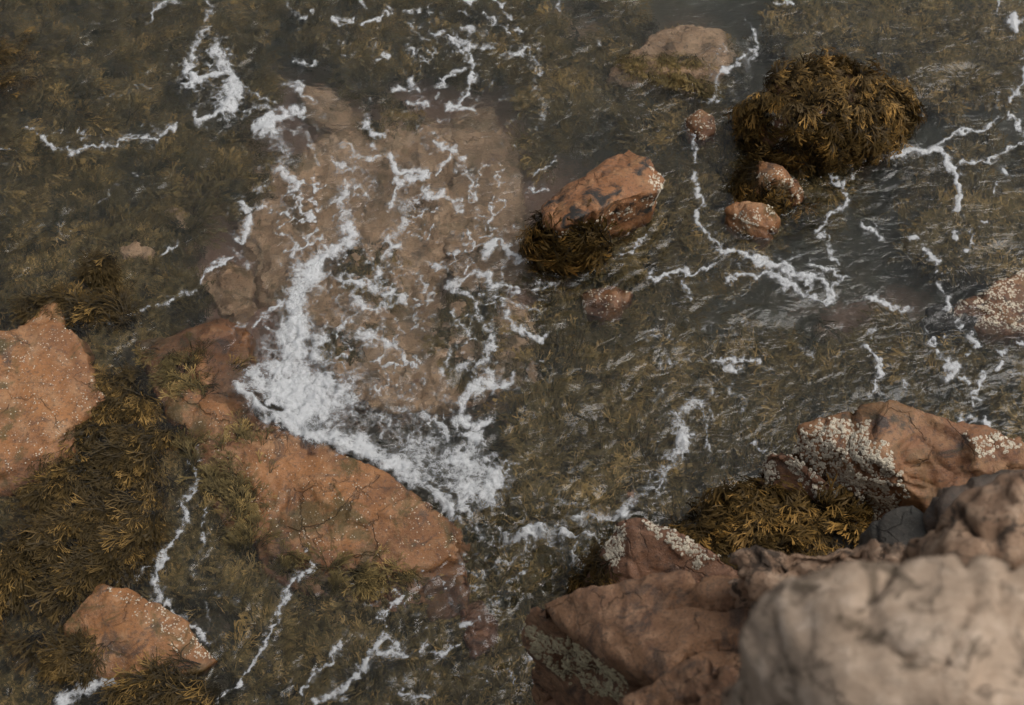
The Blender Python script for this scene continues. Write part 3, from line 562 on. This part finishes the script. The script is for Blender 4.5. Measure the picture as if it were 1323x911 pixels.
def rock_weed(key, poly, n, name, label, dirfun, L0=.13, arch=.3, nmin=-.4, gap=.0, mat=None, part=False, zmin=-.05, holes=()):
    ob, V, Nn = ROCKS[key]; u, v = px(V)
    wu = u + 8 * n2(u, v, 1 / 18., 3., 2); wv = v + 8 * n2(u, v, 1 / 18., 7., 2)
    toC = np.array([0, 0, CAM_H]) - V; toC /= np.linalg.norm(toC, axis=1, keepdims=True)
    ok = inpoly(wu, wv, poly) & (np.sum(toC * Nn, 1) > nmin) & (V[:, 2] > zmin)
    for (hu, hv, hr) in holes: ok &= np.hypot(wu - hu, (wv - hv) * 1.2) > hr
    n = int(n * 1.7); nt = n // 10; i = np.where(ok)[0]; i = i[rng.integers(0, len(i), nt)]; k = rng.integers(0, nt, n)
    td = rng.normal(0, .45, (nt, 3)); tr = rng.normal(0, .22, nt); i = i[k]
    P = V[i] + rng.normal(0, .008, (n, 3)); N = Nn[i] + td[k] * .5; N /= np.linalg.norm(N, axis=1, keepdims=True); u, v = u[i], v[i]
    D = dirfun(u, v, P, N) + td[k] + rng.normal(0, .22, (n, 3))
    rnd = np.clip(.45 + .5 * n2(u, v, 1 / 16., 30., 2) + tr[k] + rng.normal(0, .15, n), 0, 1)
    a, b, c, d = fronds(P, D, N, .78 * L0 * rng.uniform(.5, 1.25, n), rnd, TPLW, arch * 1.25)
    a[:, 2] = np.maximum(a[:, 2], -.03)
    return link(name, make_mesh(name, a, b, {'t': c, 'rnd': d}), mat or M_weed_gold, label=label, cat='seaweed')
down = lambda u, v, P, N: np.tile([0, 0, -1.], (len(u), 1)) + N * .1
def radial(cu, cv, dz=-.5):
    c = at(cu, cv, .3)
    def f(u, v, P, N):
        d = P - c; d[:, 2] = 0; d /= np.linalg.norm(d, axis=1, keepdims=True) + 1e-6; d[:, 2] += dz; return d
    return f
def swirl(base, dz=-.35, amp=1.6):
    def f(u, v, P, N):
        a = R(base) + amp * n2(u, v, 1 / 38., 88., 2) * 2
        d = dir_px(u, v, P, a); d[:, 2] = dz; return d + N * .25
    return f
WB = 'big domed boulder almost hidden under brown weed in the upper right'
rock_weed(WB, [(955,160),(960,125),(1000,80),(1060,68),(1130,85),(1175,120),(1180,150),(1150,185),(1080,200),(1010,208),(965,195)], 3600, 'seaweed_mane', 'thick golden brown weed covering the domed boulder', swirl(-40, -.3), .12, .4, nmin=-.9, holes=[(1000,166,24),(1060,160,14),(1035,192,13)])
rock_weed('long tilted orange boulder standing out of the water with weed hanging from its lower end', [(688,270),(720,300),(750,290),(790,290),(760,360),(690,360)], 1300, 'seaweed_mane', 'dark weed skirt hanging from the lower end of the tilted boulder', swirl(-110, -.6, .8), .16, .3, nmin=-.95, zmin=-.12)
rock_weed('upper one of two small pink boulders split by a weed tuft', [(940,210),(975,205),(985,240),(1040,262),(1020,285),(960,262)], 420, 'seaweed_mane', 'weed tuft lying between the two small pink boulders', swirl(-120, -.2), .1, .3, nmin=-.9)
rock_weed('low dark boulder covered in hanging weed between the wedge rock and the red block', [(850,690),(900,665),(990,620),(1120,680),(1120,740),(860,740)], 3200, 'seaweed_mane', 'dark hanging weed filling the gap between the wedge rock and the red block', swirl(-60, -.4, 1.2), .12, .35, nmin=-.9, holes=[(935,690,16)])
rock_weed('angular orange boulder with a thick pale barnacle patch on its left face', [(1040,640),(1080,660),(1120,690),(1060,700),(1030,680)], 500, 'seaweed_mane', 'weed fringe below the pale barnacle patch', down, .12, .3, nmin=-.9)
rock_weed('dark red block with a pale barnacled edge standing left of the big barnacle patch', [(990,655),(1040,650),(1100,650),(1110,700),(990,700)], 900, 'seaweed_mane', 'long combed weed hanging below the dark red block', swirl(-10, -.3, .6), .13, .3, nmin=-.9)
rock_weed('pointed red brown wedge rock with barnacled crest just above the near brown boulder', [(745,735),(775,715),(795,725),(780,760),(745,765)], 350, 'seaweed_mane', 'small weed tuft at the left foot of the wedge rock', down, .09, .3, nmin=-.9)

# ------------------------------------------------------------------ barnacles
def barnacles(key, poly, n, size=.006, thr=-.1, nmin=0.05, scale=1 / 14., mat=None):
    ob, V, Nn = ROCKS[key]; u, v = px(V)
    wu = u + 6 * n2(u, v, 1 / 20., 33., 2); wv = v + 6 * n2(u, v, 1 / 20., 37., 2)
    toC = np.array([0, 0, CAM_H]) - V; toC /= np.linalg.norm(toC, axis=1, keepdims=True)
    ok = inpoly(wu, wv, poly) & (np.sum(toC * Nn, 1) > nmin) & (n2(u, v, scale, 44., 3) > thr)
    i = np.where(ok)[0]
    if not len(i): print('NO BARNACLES', key); return
    i = i[rng.integers(0, len(i), n)]
    N = Nn[i]; T = np.cross(N, rng.normal(size=(n, 3))); T /= np.linalg.norm(T, axis=1, keepdims=True); B = np.cross(N, T)
    P = V[i] + (T * rng.normal(0, .006, (n, 1)) + B * rng.normal(0, .006, (n, 1))) - N * .001
    s = size * rng.uniform(.35, 1.5, n); m = 6; a = np.arange(m) * 2 * np.pi / m
    rings = [(1, 0), (.6, .5), (.32, .3)]; VV = []
    for (r_, h_) in rings:
        VV.append(P[:, None] + s[:, None, None] * (r_ * (np.cos(a)[None, :, None] * T[:, None] + np.sin(a)[None, :, None] * B[:, None]) + h_ * N[:, None]))
    VV = np.concatenate(VV, 1); k = np.arange(m); k2 = (k + 1) % m
    F = np.concatenate([np.stack([k, k2, k2 + m, k + m], 1), np.stack([k + m, k2 + m, k2 + 2 * m, k + 2 * m], 1)])
    F = (F[None] + (np.arange(n) * 3 * m)[:, None, None]).reshape(-1, 4)
    return link('barnacles', make_mesh('barnacles', VV.reshape(-1, 3), F, smooth=False), mat or M_barn, parent=ob, kind='stuff')
BB = 'angular orange boulder with a thick pale barnacle patch on its left face'
barnacles(BB, [(1020,580),(1040,548),(1080,540),(1120,545),(1130,580),(1150,600),(1155,640),(1130,680),(1100,670),(1080,630)], 3200, .0047, -.4)
barnacles(BB, [(1130,560),(1160,590),(1170,640),(1150,660),(1130,620)], 250, .005, .0)
barnacles(BB, [(1245,560),(1310,560),(1320,575),(1260,600)], 170, .0048, -.1)
RB = 'dark red block with a pale barnacled edge standing left of the big barnacle patch'
barnacles(RB, [(985,580),(998,580),(1003,640),(1008,670),(995,670),(985,620)], 500, .005, -.6)
barnacles(RB, [(1000,585),(1030,590),(1060,620),(1090,640),(1060,650),(1030,615)], 250, .005, -.2)
WR = 'pointed red brown wedge rock with barnacled crest just above the near brown boulder'
barnacles(WR, [(780,700),(800,680),(812,676),(806,700),(800,735),(785,735)], 420, .0045, -.5)
barnacles(WR, [(830,675),(870,685),(930,720),(900,735),(860,700)], 380, .0042, -.2)
barnacles('brown boulder with a blunt nose pointing left and a barnacled underside', [(675,800),(690,815),(740,830),(810,880),(800,905),(740,885),(690,845)], 1700, .005, -.4, mat=flat_mat('olive_barnacle_shell', (.5, .42, .26)))
TB = 'long tilted orange boulder standing out of the water with weed hanging from its lower end'
barnacles(TB, [(700,290),(730,300),(790,270),(850,250),(862,258),(800,290),(760,315),(715,340),(700,320)], 550, .0048, -.2, -.4)
barnacles(TB, [(838,215),(862,235),(866,250),(845,250)], 110, .0045, -.5)
barnacles(WB, [(985,140),(1075,140),(1080,175),(1120,190),(1000,205)], 500, .006, -.1)
barnacles('upper one of two small pink boulders split by a weed tuft', [(970,220),(1000,215),(1040,240),(1030,262),(1000,250)], 260, .0033, -.1)
barnacles('lower one of two small pink boulders with barnacles and weed above it', [(944,270),(1000,265),(1000,300),(950,300)], 220, .0033, -.1)
barnacles('small round barnacled stone above the left end of the weed covered boulder group', [(880,140),(930,140),(930,185),(880,185)], 200, .0033, -.2)
barnacles('pink barnacled slab entering the water at the right edge under green weed', [(1215,400),(1262,370),(1323,340),(1330,430),(1270,430)], 1500, .0034, -.1)
barnacles('large flat orange slab at the left edge speckled with barnacles', [(0,430),(75,400),(135,515),(60,580),(0,620)], 1300, .0021, .05, scale=1/9.)
barnacles('largest orange slab in the middle left where the wave breaks along its edge', [(190,460),(300,520),(400,560),(600,680),(590,720),(400,720),(330,680)], 1500, .0021, .1, scale=1/9.)
barnacles('orange slab at the lower left corner with weed hanging over both ends', [(130,755),(200,775),(285,850),(240,850),(180,800)], 700, .0026, .0, scale=1/9.)
barnacles('small orange and tan stone awash below the weedy end of the tilted boulder', [(750,365),(820,370),(800,410),(750,410)], 120, .0032, -.1)

# ------------------------------------------------------------------ foam
ST = {}
def add(key, *items): ST.setdefault(key, []).extend(items)
# item: (points, width, strength, lace)
add('ul', ([(228,0),(203,10),(190,28)],6,.9), ([(270,8),(268,40),(250,62),(247,85),(238,96)],9,.75), ([(278,60),(285,80),(300,95),(303,120),(296,140)],15,1.0), ([(235,110),(248,104),(268,98),(288,92)],8,.9),
 ([(252,150),(262,164),(276,160),(292,145)],7,1.1), ([(245,95),(275,120),(290,140)],36,.5), ([(305,110),(330,124),(352,132)],6,.8),
 ([(36,168),(50,178),(70,193),(92,197),(120,195),(160,187),(200,183),(225,172),(228,163)],5,.95), ([(160,180),(200,176),(226,166)],12,.62), ([(130,132),(170,118),(235,112)],3,.6),([(215,88),(240,92)],8,.5),
 ([(0,193),(14,192)],3,.7), ([(0,214),(25,212)],3,.7), ([(72,295),(80,310)],5,.7), ([(148,245),(170,236)],4,.6), ([(130,265),(150,248)],3,.7), ([(175,225),(180,225)],5,.8),([(115,30),(130,32)],4,.5),
 ([(365,0),(372,15),(382,18)],5,.8), ([(390,25),(393,25)],6,.9), ([(398,20),(403,20)],5,.9), ([(430,24),(446,31)],7,.9), ([(380,82),(398,84)],6,.9), ([(403,82),(405,82)],5,.9))
add('fan', ([(370,110),(385,107),(392,126),(405,135)],5,.85), ([(336,166),(352,154),(375,148),(390,146)],9,1.1), ([(345,168),(364,188),(371,205),(362,222)],13,.85), ([(362,222),(374,234),(387,250)],9,1.0), ([(320,140),(350,146),(380,140)],8,.65),
 ([(360,225),(342,240),(330,248)],6,.75), ([(372,165),(400,180),(412,217)],5,.75), ([(316,268),(328,280),(318,295),(312,308)],8,1.05), ([(335,270),(347,265)],6,.8), ([(303,320),(322,345)],10,.6),
 ([(415,145),(420,150)],4,.7), ([(430,205),(445,215)],4,.7), ([(448,292),(455,305),(440,322),(415,332),(405,352)],11,1.05), ([(440,225),(470,225),(480,238)],12,.75), ([(450,240),(440,262),(452,288)],11,.9), ([(475,155),(485,170),(500,178)],8,1.0), ([(438,190),(455,190),(462,205)],6,.8), ([(478,192),(480,193)],8,.85), ([(455,205),(487,208)],6,.8),
 ([(375,310),(385,325),(378,345)],12,.6), ([(405,352),(385,375),(383,400),(398,425)],14,1.05), ([(300,425),(330,420),(347,402),(368,388)],5,.8), ([(340,460),(365,430),(378,400)],22,.55))
add('streaks', ([(505,206),(513,222),(530,226),(547,228),(522,236),(512,238)],9,1.1), ([(515,240),(508,258),(503,268)],6,.85), ([(550,248),(565,250),(576,252),(590,263),(593,277)],7,1.0), ([(565,180),(572,190),(587,198)],8,1.05), ([(585,196),(575,214),(563,230)],5,.95),
 ([(597,208),(606,238),(610,260)],4,.8), ([(527,266),(521,286),(511,300),(498,310)],13,.85), ([(500,305),(503,325),(490,345),(484,360)],6,.9), ([(505,318),(516,318)],8,.95), ([(440,365),(466,362),(492,378),(515,383),(523,397)],9,.95), ([(470,360),(455,376),(466,402)],9,.8), ([(466,402),(490,400),(505,395)],7,.85),
 ([(475,432),(500,446),(520,456),(526,470)],8,.95), ([(500,400),(492,425),(475,440)],9,.7), ([(520,340),(536,352),(548,366),(551,378)],5,.8), ([(560,345),(576,348)],6,.85), ([(600,316),(627,322)],6,.8), ([(628,330),(645,315),(656,326),(677,334)],8,1.15), ([(585,372),(600,360),(620,354),(640,370),(667,373)],8,.95),
 ([(590,375),(611,390),(620,420),(636,430),(640,446),(626,456),(630,466),(590,478)],6,.9), ([(588,398),(590,415),(606,437)],5,.9), ([(655,410),(665,425),(686,437),(706,440)],7,1.0), ([(620,380),(650,390),(688,400)],5,.85), ([(575,482),(574,465),(582,452)],7,.8), ([(635,420),(642,440),(628,456)],8,.8), ([(630,475),(636,492)],8,.9), ([(660,480),(664,496)],6,.8),
 ([(440,400),(455,430),(470,450)],16,.55), ([(580,300),(600,306)],4,.6), ([(610,268),(615,300)],4,.6), ([(655,500),(612,500),(597,520),(596,538),(614,552),(630,546)],11,1.05), ([(690,374),(716,370)],8,.85), ([(658,480),(700,470),(712,500)],3,.6),([(555,415),(562,412)],6,.7),([(470,130),(480,125)],3,.5))
add('top', ([(440,30),(456,27)],5,.95), ([(470,34),(478,28),(497,22)],6,1.0), ([(466,3),(470,8)],6,.9), ([(497,12),(503,16)],5,.9), ([(520,16),(542,15)],4,.9), ([(552,14),(557,17)],5,.9), ([(593,16),(600,19)],6,.9), ([(598,3),(617,1)],8,1.0), ([(640,0),(655,13),(664,26)],5,1.0), ([(630,23),(650,33),(658,46)],5,1.0), ([(664,40),(670,47)],4,.9), ([(528,28),(538,38),(549,53)],5,.75), ([(558,40),(576,45)],6,1.0), ([(598,40),(614,37)],11,1.05),
 ([(585,52),(595,65),(607,70),(613,86),(612,105),(607,120),(590,130),(576,141)],7,1.1), ([(590,55),(603,60),(600,74)],12,.9), ([(570,112),(585,97),(601,92)],7,1.0), ([(527,63),(533,71)],6,1.0), ([(494,74),(500,76)],7,1.0), ([(445,77),(449,80)],4,.9), ([(480,78),(490,78)],4,.9), ([(508,116),(524,118),(538,115),(531,104)],8,1.0), ([(526,136),(551,133)],7,1.05), ([(560,125),(566,121)],5,.8), ([(595,138),(607,142)],8,1.05), ([(632,108),(633,113)],6,.85), ([(573,130),(576,140),(590,142)],4,.9), ([(500,60),(520,90)],4,.5),
 ([(623,63),(645,60)],6,.85), ([(656,74),(680,70),(692,82),(698,102)],9,.85), ([(690,110),(692,125),(702,140),(692,166)],10,.6), ([(690,225),(705,218),(718,212)],5,.85), ([(686,245),(702,245)],6,1.0), ([(664,188),(669,197)],4,.85), ([(720,2),(722,12)],4,.8),([(688,50),(705,32)],3,.6), ([(770,52),(775,60)],5,.8), ([(635,205),(640,210)],4,.6))
add('mid', ([(973,40),(975,62),(947,84),(930,100),(918,128)],9,.95), ([(970,62),(964,88)],14,.7), ([(908,128),(930,131)],6,.95), ([(960,20),(965,30)],4,.6), ([(1000,0),(1020,5)],4,1.0), ([(895,168),(898,190),(897,208)],7,1.0), ([(895,225),(900,245),(906,270),(900,285),(915,306),(928,322),(936,330)],8,.95),
 ([(935,326),(960,330),(986,336),(1010,345),(1030,356),(1055,360),(1071,372),(1074,394)],9,1.1), ([(938,364),(960,355),(990,355),(1012,370),(1040,382),(1076,394)],8,1.05), ([(985,340),(1000,352),(1020,372)],16,.5), ([(1045,345),(1065,347),(1082,358)],5,1.0), ([(1073,370),(1095,362)],6,1.0), ([(840,360),(860,360),(874,346),(895,355),(905,345),(927,342)],7,1.1), ([(878,368),(893,380),(888,392)],6,.8), ([(1054,310),(1065,300),(1075,320),(1078,346)],6,.85),
 ([(1118,383),(1136,390),(1156,398),(1182,400)],6,1.05), ([(1133,420),(1124,430)],6,.9), ([(1116,446),(1126,460),(1138,482),(1130,500),(1123,510)],6,1.1), ([(1134,508),(1142,512)],4,.8), ([(1169,493),(1172,499)],7,1.0), ([(920,466),(942,460),(962,464),(978,466)],7,.9), ([(938,472),(950,478)],13,1.1), ([(975,470),(1003,480)],6,.7), ([(915,490),(913,520),(920,540)],7,.7), ([(940,500),(960,515),(955,530)],7,.65), ([(810,445),(850,440),(880,450)],10,.55), ([(840,430),(870,445)],8,.6),
 ([(806,330),(826,315),(836,303)],4,.95), ([(880,460),(905,470)],8,.6), ([(1000,395),(1010,398)],4,.7), ([(960,415),(975,430)],6,.6), ([(1035,440),(1048,460)],6,.6), ([(1070,225),(1083,238)],5,.85), ([(1093,215),(1100,235)],5,.75), ([(1090,240),(1091,264),(1076,280),(1060,295),(1053,302)],7,1.05), ([(1068,208),(1072,216)],5,.8), ([(1112,290),(1125,297),(1138,308)],7,1.15), ([(925,305),(935,320)],6,.6), ([(1090,415),(1085,425)],4,.6), ([(1080,560),(1085,566)],4,.5), ([(968,572),(985,585)],5,.9))
add('right', ([(1141,204),(1165,198),(1205,193),(1222,208),(1236,230),(1238,275)],9,1.2), ([(1080,208),(1110,207),(1141,202)],3,.9), ([(1205,190),(1240,170),(1265,165),(1293,152)],4,1.05), ([(1240,208),(1270,208),(1290,200),(1310,190),(1330,184)],5,1.05), ([(1303,153),(1312,160),(1323,172)],6,1.0), ([(1325,85),(1319,108),(1308,136)],8,1.1), ([(1303,24),(1316,38)],11,1.35), ([(1285,16),(1288,2)],3,.9), ([(1290,118),(1284,135)],6,.85), ([(1325,60),(1322,75)],4,.8), ([(1293,220),(1298,224)],7,1.1), ([(1285,235),(1286,250)],4,.9),
 ([(1176,307),(1184,308)],6,1.1), ([(1233,303),(1236,309)],8,1.05), ([(1254,303),(1256,309)],8,1.05), ([(1264,293),(1271,291)],4,1), ([(1200,324),(1205,334)],8,1.15), ([(1247,322),(1248,325)],6,1.1), ([(1213,372),(1215,377)],5,1.1), ([(1220,388),(1222,402)],9,1.1), ([(1205,351),(1207,352)],4,1), ([(1218,357),(1219,358)],3,1), ([(1173,335),(1180,338)],4,.8), ([(1238,418),(1243,421)],8,1.0), ([(1248,410),(1250,418)],5,.9), ([(1252,436),(1260,448)],8,1.15), ([(1222,438),(1221,440)],6,1.0),
 ([(1201,438),(1206,450)],6,1.0), ([(1209,455),(1211,457)],5,1), ([(1253,459),(1256,462)],6,1.1), ([(1222,470),(1238,478),(1228,484)],15,1.1), ([(1240,490),(1250,492)],5,1.0), ([(1266,485),(1268,498),(1256,510),(1256,518),(1264,520)],7,1.1), ([(1290,455),(1294,470),(1286,478)],7,1.15), ([(1309,482),(1314,484)],7,1.1), ([(1283,489),(1286,492)],5,1.0), ([(1315,446),(1321,448)],6,1.0), ([(1250,524),(1251,527)],5,1.0), ([(1243,538),(1246,541)],8,1.1), ([(1255,538),(1258,541)],6,1.1), ([(1270,546),(1274,553)],6,1.1), ([(1190,425),(1196,428)],5,.8), ([(1200,545),(1210,548)],4,.9))
add('wave', ([(335,492),(370,495),(400,515)],34,1.05), ([(355,470),(372,465),(360,500),(350,515)],14,1.2), ([(385,430),(388,470),(380,500)],34,.9), ([(395,425),(415,430),(410,450)],18,.9), ([(314,497),(342,528),(380,540)],15,1.25), ([(380,540),(405,562),(440,572),(475,575)],24,1.25), ([(400,505),(440,545)],40,.85), ([(430,500),(500,530),(545,560)],40,.72), ([(470,572),(510,600),(545,620)],24,1.1), ([(495,525),(510,535),(500,555)],9,.95), ([(520,525),(560,530),(580,550)],16,.8), ([(520,580),(570,600),(600,620)],38,.72), ([(545,620),(575,645),(600,675)],18,.9),
 ([(590,530),(598,548),(620,560)],14,1.05), ([(600,580),(612,590),(640,605),(655,615)],20,.8), ([(600,650),(620,672),(640,700)],16,.8), ([(590,640),(640,640)],30,.6), ([(618,560),(650,590),(640,640)],20,.65), ([(560,500),(600,510)],14,.6), ([(470,470),(500,490),(540,500)],26,.55), ([(420,470),(450,495)],30,.6), ([(420,420),(430,450)],20,.55), ([(330,470),(350,440),(385,410)],28,.66), ([(400,360),(388,400),(385,440)],22,.6), ([(430,330),(410,360)],20,.4), ([(570,560),(620,620)],30,.45))
add('splash', ([(640,690),(665,700),(690,690)],9,.75), ([(604,768),(622,748),(655,732),(682,720)],8,.8), ([(625,785),(648,762),(682,744)],4,.8), ([(730,692),(760,700),(752,740)],13,.75), ([(740,672),(780,672),(800,668)],12,.75), ([(700,660),(720,650),(745,655)],7,.65), ([(690,690),(720,712),(740,725)],16,.5), ([(905,525),(890,524),(873,540),(882,572)],13,.9), ([(882,572),(868,600),(850,625),(825,642),(805,667)],16,.92), ([(905,525),(915,560),(916,592)],8,.8), ([(895,560),(880,610)],12,.6), ([(660,690),(700,700),(760,670)],26,.42), ([(640,655),(650,640)],8,.5),
 ([(860,540),(850,560)],5,.5), ([(700,620),(730,610),(760,600)],6,.5), ([(720,640),(750,630)],6,.5))
add('low', ([(245,598),(250,625),(238,650),(240,670),(235,690),(216,705),(205,730)],6,.9), ([(212,712),(201,742),(204,775)],10,1.05), ([(272,610),(273,640),(265,670),(258,715),(250,745)],4,.75), ([(210,708),(190,730),(178,748)],5,.75), ([(215,776),(235,802),(252,818),(268,830)],7,1.15), ([(250,560),(258,595)],6,.65), ([(265,780),(270,812)],4,.7), ([(265,545),(300,515)],5,.6),
 ([(393,714),(407,724),(398,738),(380,742),(390,745),(370,766),(362,785)],7,.95), ([(362,785),(355,802),(345,826)],8,.85), ([(345,826),(335,845),(318,868),(298,892),(280,911)],4,1.0), ([(258,370),(270,350),(285,337),(302,334)],5,1.0), ([(212,327),(228,317)],7,.95), ([(140,420),(160,412),(195,402)],5,.75), ([(205,397),(225,384),(250,377)],6,.8), ([(262,395),(268,408)],5,.6),
 ([(80,910),(100,892),(122,888)],13,1.2), ([(122,888),(142,880),(150,888),(165,884)],13,1.2), ([(440,834),(430,852)],10,.9), ([(432,855),(410,870),(392,895)],5,.95), ([(512,764),(521,774),(506,785),(494,795)],7,.95), ([(488,798),(498,815)],4,.95), ([(478,850),(490,830),(506,826),(520,842),(490,846)],11,.95), ([(520,842),(545,840),(552,832)],5,.9), ([(545,842),(575,846),(591,838)],8,.95), ([(474,858),(456,880),(440,895),(400,911)],9,1.0), ([(517,895),(535,905),(553,898)],7,1.0), ([(520,880),(524,895)],7,.8), ([(552,866),(556,870)],3,.8),
 ([(592,806),(607,812)],8,1.0), ([(640,786),(645,794)],7,1.0), ([(692,830),(680,852)],7,1.0), ([(600,812),(622,800)],3,.8), ([(657,868),(668,885)],4,.8), ([(625,880),(628,885)],5,.8), ([(530,728),(546,736)],4,.9), ([(538,750),(542,755)],6,.85), ([(460,745),(465,750)],6,.6), ([(552,720),(580,705)],6,.7), ([(340,690),(352,692)],4,.6), ([(450,868),(460,862)],5,.6), ([(440,690),(470,700)],4,.3), ([(600,870),(612,865)],4,.6))
FL = {'ul': ('foam_streak', 'lacy white foam over dark weed in the upper left'), 'fan': ('foam_streak', 'bright foam strand running down the left side of the pink slabs'),
 'streaks': ('foam_streak', 'branching foam threads over the pink slabs in the middle'), 'top': ('foam_streak', 'broken foam blobs scattered along the top centre'),
 'mid': ('foam_streak', 'foam ribbons winding through the weed right of centre'), 'right': ('foam_streak', 'white foam ribbon and loose foam dots near the right edge'),
 'wave': ('breaking_wave_foam', 'dense white foam of the wave breaking on the largest orange slab'), 'splash': ('foam_splash', 'churned white foam running into the gap left of the wedge rock'),
 'low': ('foam_streak', 'thin foam trails over weed along the bottom left')}
NET = {'streaks': [(570, 330, 150, 210, .86), (480, 260, 70, 90, .8)], 'fan': [(400, 290, 90, 160, .8)], 'top': [(560, 80, 170, 80, .66)], 'wave': [(480, 490, 190, 100, .85), (400, 420, 90, 110, .8), (600, 600, 80, 80, .8)], 'splash': [(690, 700, 130, 60, .85), (860, 600, 60, 100, .7)], 'mid': [(1000, 365, 120, 45, .8), (900, 460, 100, 60, .68), (940, 90, 40, 60, .7)], 'ul': [(275, 110, 50, 70, .85), (140, 180, 120, 25, .68)], 'low': [(560, 800, 160, 90, .64), (320, 780, 60, 100, .5)]}
def shift(key, du, dv, gain=1.0, wg=1.0):
    ST[key] = [([(a + du, b + dv) for a, b in p], w * wg, s_ * gain) for p, w, s_ in ST[key]]
shift('wave', -5, 10, 1.0, 1.08)
ST['wave'] = [(p, w, s_ * (1.12 if w > 19 else 1.0)) for p, w, s_ in ST['wave']]
for k_ in ('ul', 'top', 'mid', 'right', 'low'): shift(k_, 0, 0, 1.12, 1.3)
for k_ in ('fan', 'streaks'): shift(k_, 0, 0, 1.18, 1.8)
shift('splash', 0, 0, 1.08, 1.25)
def build_foam():
    st = .006; xs = np.arange(-2.75, 2.75, st); ys = np.arange(1.45, 6.2, st)
    X, Y = np.meshgrid(xs, ys); Zw = waterz(X.ravel(), Y.ravel()).reshape(X.shape)
    u, v = px(np.stack([X, Y, Zw * 0], -1))
    wu = u + 7 * n2(u, v, 1 / 30., 51., 2) + 4.2 * n2(u, v, 1 / 9., 55., 2); wv = v + 7 * n2(u, v, 1 / 30., 61., 2) + 4.2 * n2(u, v, 1 / 9., 65., 2)
    nx = len(xs); widthmod = 1.1 + .6 * n2(u, v, 1 / 16., 71., 2); brk = n2(u, v, 1 / 11., 75., 2)
    fil2 = np.clip(1 - np.abs(n2(wu, wv, 1 / 17., 191., 3)) * 3.6, 0, 1) * sstep(-.3, .4, n2(u, v, 1 / 40., 195., 2))
    fil = np.clip(1 - np.abs(n2(wu, wv, 1 / 34., 91., 3)) * 4.5, 0, 1) * sstep(-.25, .35, n2(u, v, 1 / 60., 95., 2))
    for key, items in ST.items():
        D = np.zeros_like(X)
        for (pts, w, s) in items:
            pa = np.array(pts, float); pad = w * 2.2 + 14
            k = (u > pa[:, 0].min() - pad) & (u < pa[:, 0].max() + pad) & (v > pa[:, 1].min() - pad) & (v < pa[:, 1].max() + pad)
            if not k.any(): continue
            a, b = wu[k], wv[k]; d = np.full(a.shape, 1e9)
            for p, q in zip(pa[:-1], pa[1:]): d = np.minimum(d, segd(a, b, p, q))
            ww = w * .5 * np.clip(widthmod[k], .3, 2)
            hal = .40 * s * np.exp(-(d / (ww * 2.6 + 5))**2) * (.6 + .9 * brk[k]); D[k] = np.maximum(D[k], hal) if w < 20 else D[k]
            val = s * .92 * np.exp(-(d / (ww * .95 + .6))**1.6) * (1 + .28 * brk[k]) if w < 20 else s * .9 * np.exp(-(d / (w * .62))**2)
            D[k] = np.maximum(D[k], val) if w < 20 else np.clip(D[k] + val * .8 * (D[k] < 1.0), 0, 1.35)
        for (zu, zv, ru, rv, s) in NET.get(key, ()):
            zz_ = np.exp(-(((u - zu) / ru)**2 + ((v - zv) / rv)**2)**1.5); D = np.maximum(D, zz_ * np.maximum(s * 1.45 * fil, s * 1.15 * fil2))
        on = D > .1
        c = on[:-1, :-1] | on[1:, :-1] | on[:-1, 1:] | on[1:, 1:]
        jj, ii = np.where(c); i0 = jj * nx + ii
        F = np.stack([i0, i0 + 1, i0 + 1 + nx, i0 + nx], 1)
        used, inv = np.unique(F, return_inverse=True); F = inv.reshape(-1, 4)
        DD = D.ravel()[used]; x, y, z = X.ravel()[used], Y.ravel()[used], Zw.ravel()[used]
        lump = n2(x, y, 30, 81., 3)
        zz = z + .0035 + np.clip(DD, 0, 1.2)**1.5 * (.002 + (.010 * (1 + lump) * (DD > .3) if key in ('wave', 'splash') else .001 * lump))
        nm, lb = FL[key]
        link(nm, make_mesh(nm, np.stack([x, y, zz], 1), F, {'D': DD}), M_foam, label=lb, cat='foam', kind='stuff')
build_foam()

# ------------------------------------------------------------------ light
world = bpy.data.worlds.new('World'); scene.world = world; world.use_nodes = True
wn = world.node_tree; wn.nodes.clear(); g = G(wn)
SUN_EL, SUN_AZ = R(60), R(88)      # azimuth measured clockwise from +Y
sky = g.n('ShaderNodeTexSky', sky_type='NISHITA', sun_disc=False, sun_elevation=SUN_EL, sun_rotation=SUN_AZ, dust_density=6.0, air_density=1.0, ozone_density=1.0)
hs = g.n('ShaderNodeHueSaturation', {'Color': sky.outputs[0], 'Saturation': .3})
bg = g.n('ShaderNodeBackground', {'Color': hs.outputs[0], 'Strength': .12})
wo = g.n('ShaderNodeOutputWorld', {'Surface': bg.outputs[0]})
sl = bpy.data.lights.new('sun', 'SUN'); sl.energy = 1.1; sl.angle = R(45); sl.color = (1, .97, .93)
so = bpy.data.objects.new('sun', sl); col.objects.link(so)
sd = Vector((math.sin(SUN_AZ) * math.cos(SUN_EL), math.cos(SUN_AZ) * math.cos(SUN_EL), math.sin(SUN_EL)))
so.rotation_euler = sd.to_track_quat('Z', 'Y').to_euler(); so.location = (0, 0, 20)

scene.view_settings.view_transform = 'Standard'; scene.view_settings.look = 'None'
scene.view_settings.exposure = 0.0; scene.view_settings.gamma = 1
scene.render.engine = 'CYCLES'; cy = scene.cycles
cy.use_denoising = True; cy.denoiser = 'OPENIMAGEDENOISE'
cy.max_bounces = 8; cy.diffuse_bounces = 3; cy.glossy_bounces = 3; cy.transmission_bounces = 6; cy.transparent_max_bounces = 8; cy.volume_bounces = 1
cy.caustics_refractive = True; cy.caustics_reflective = False; cy.sample_clamp_indirect = 4
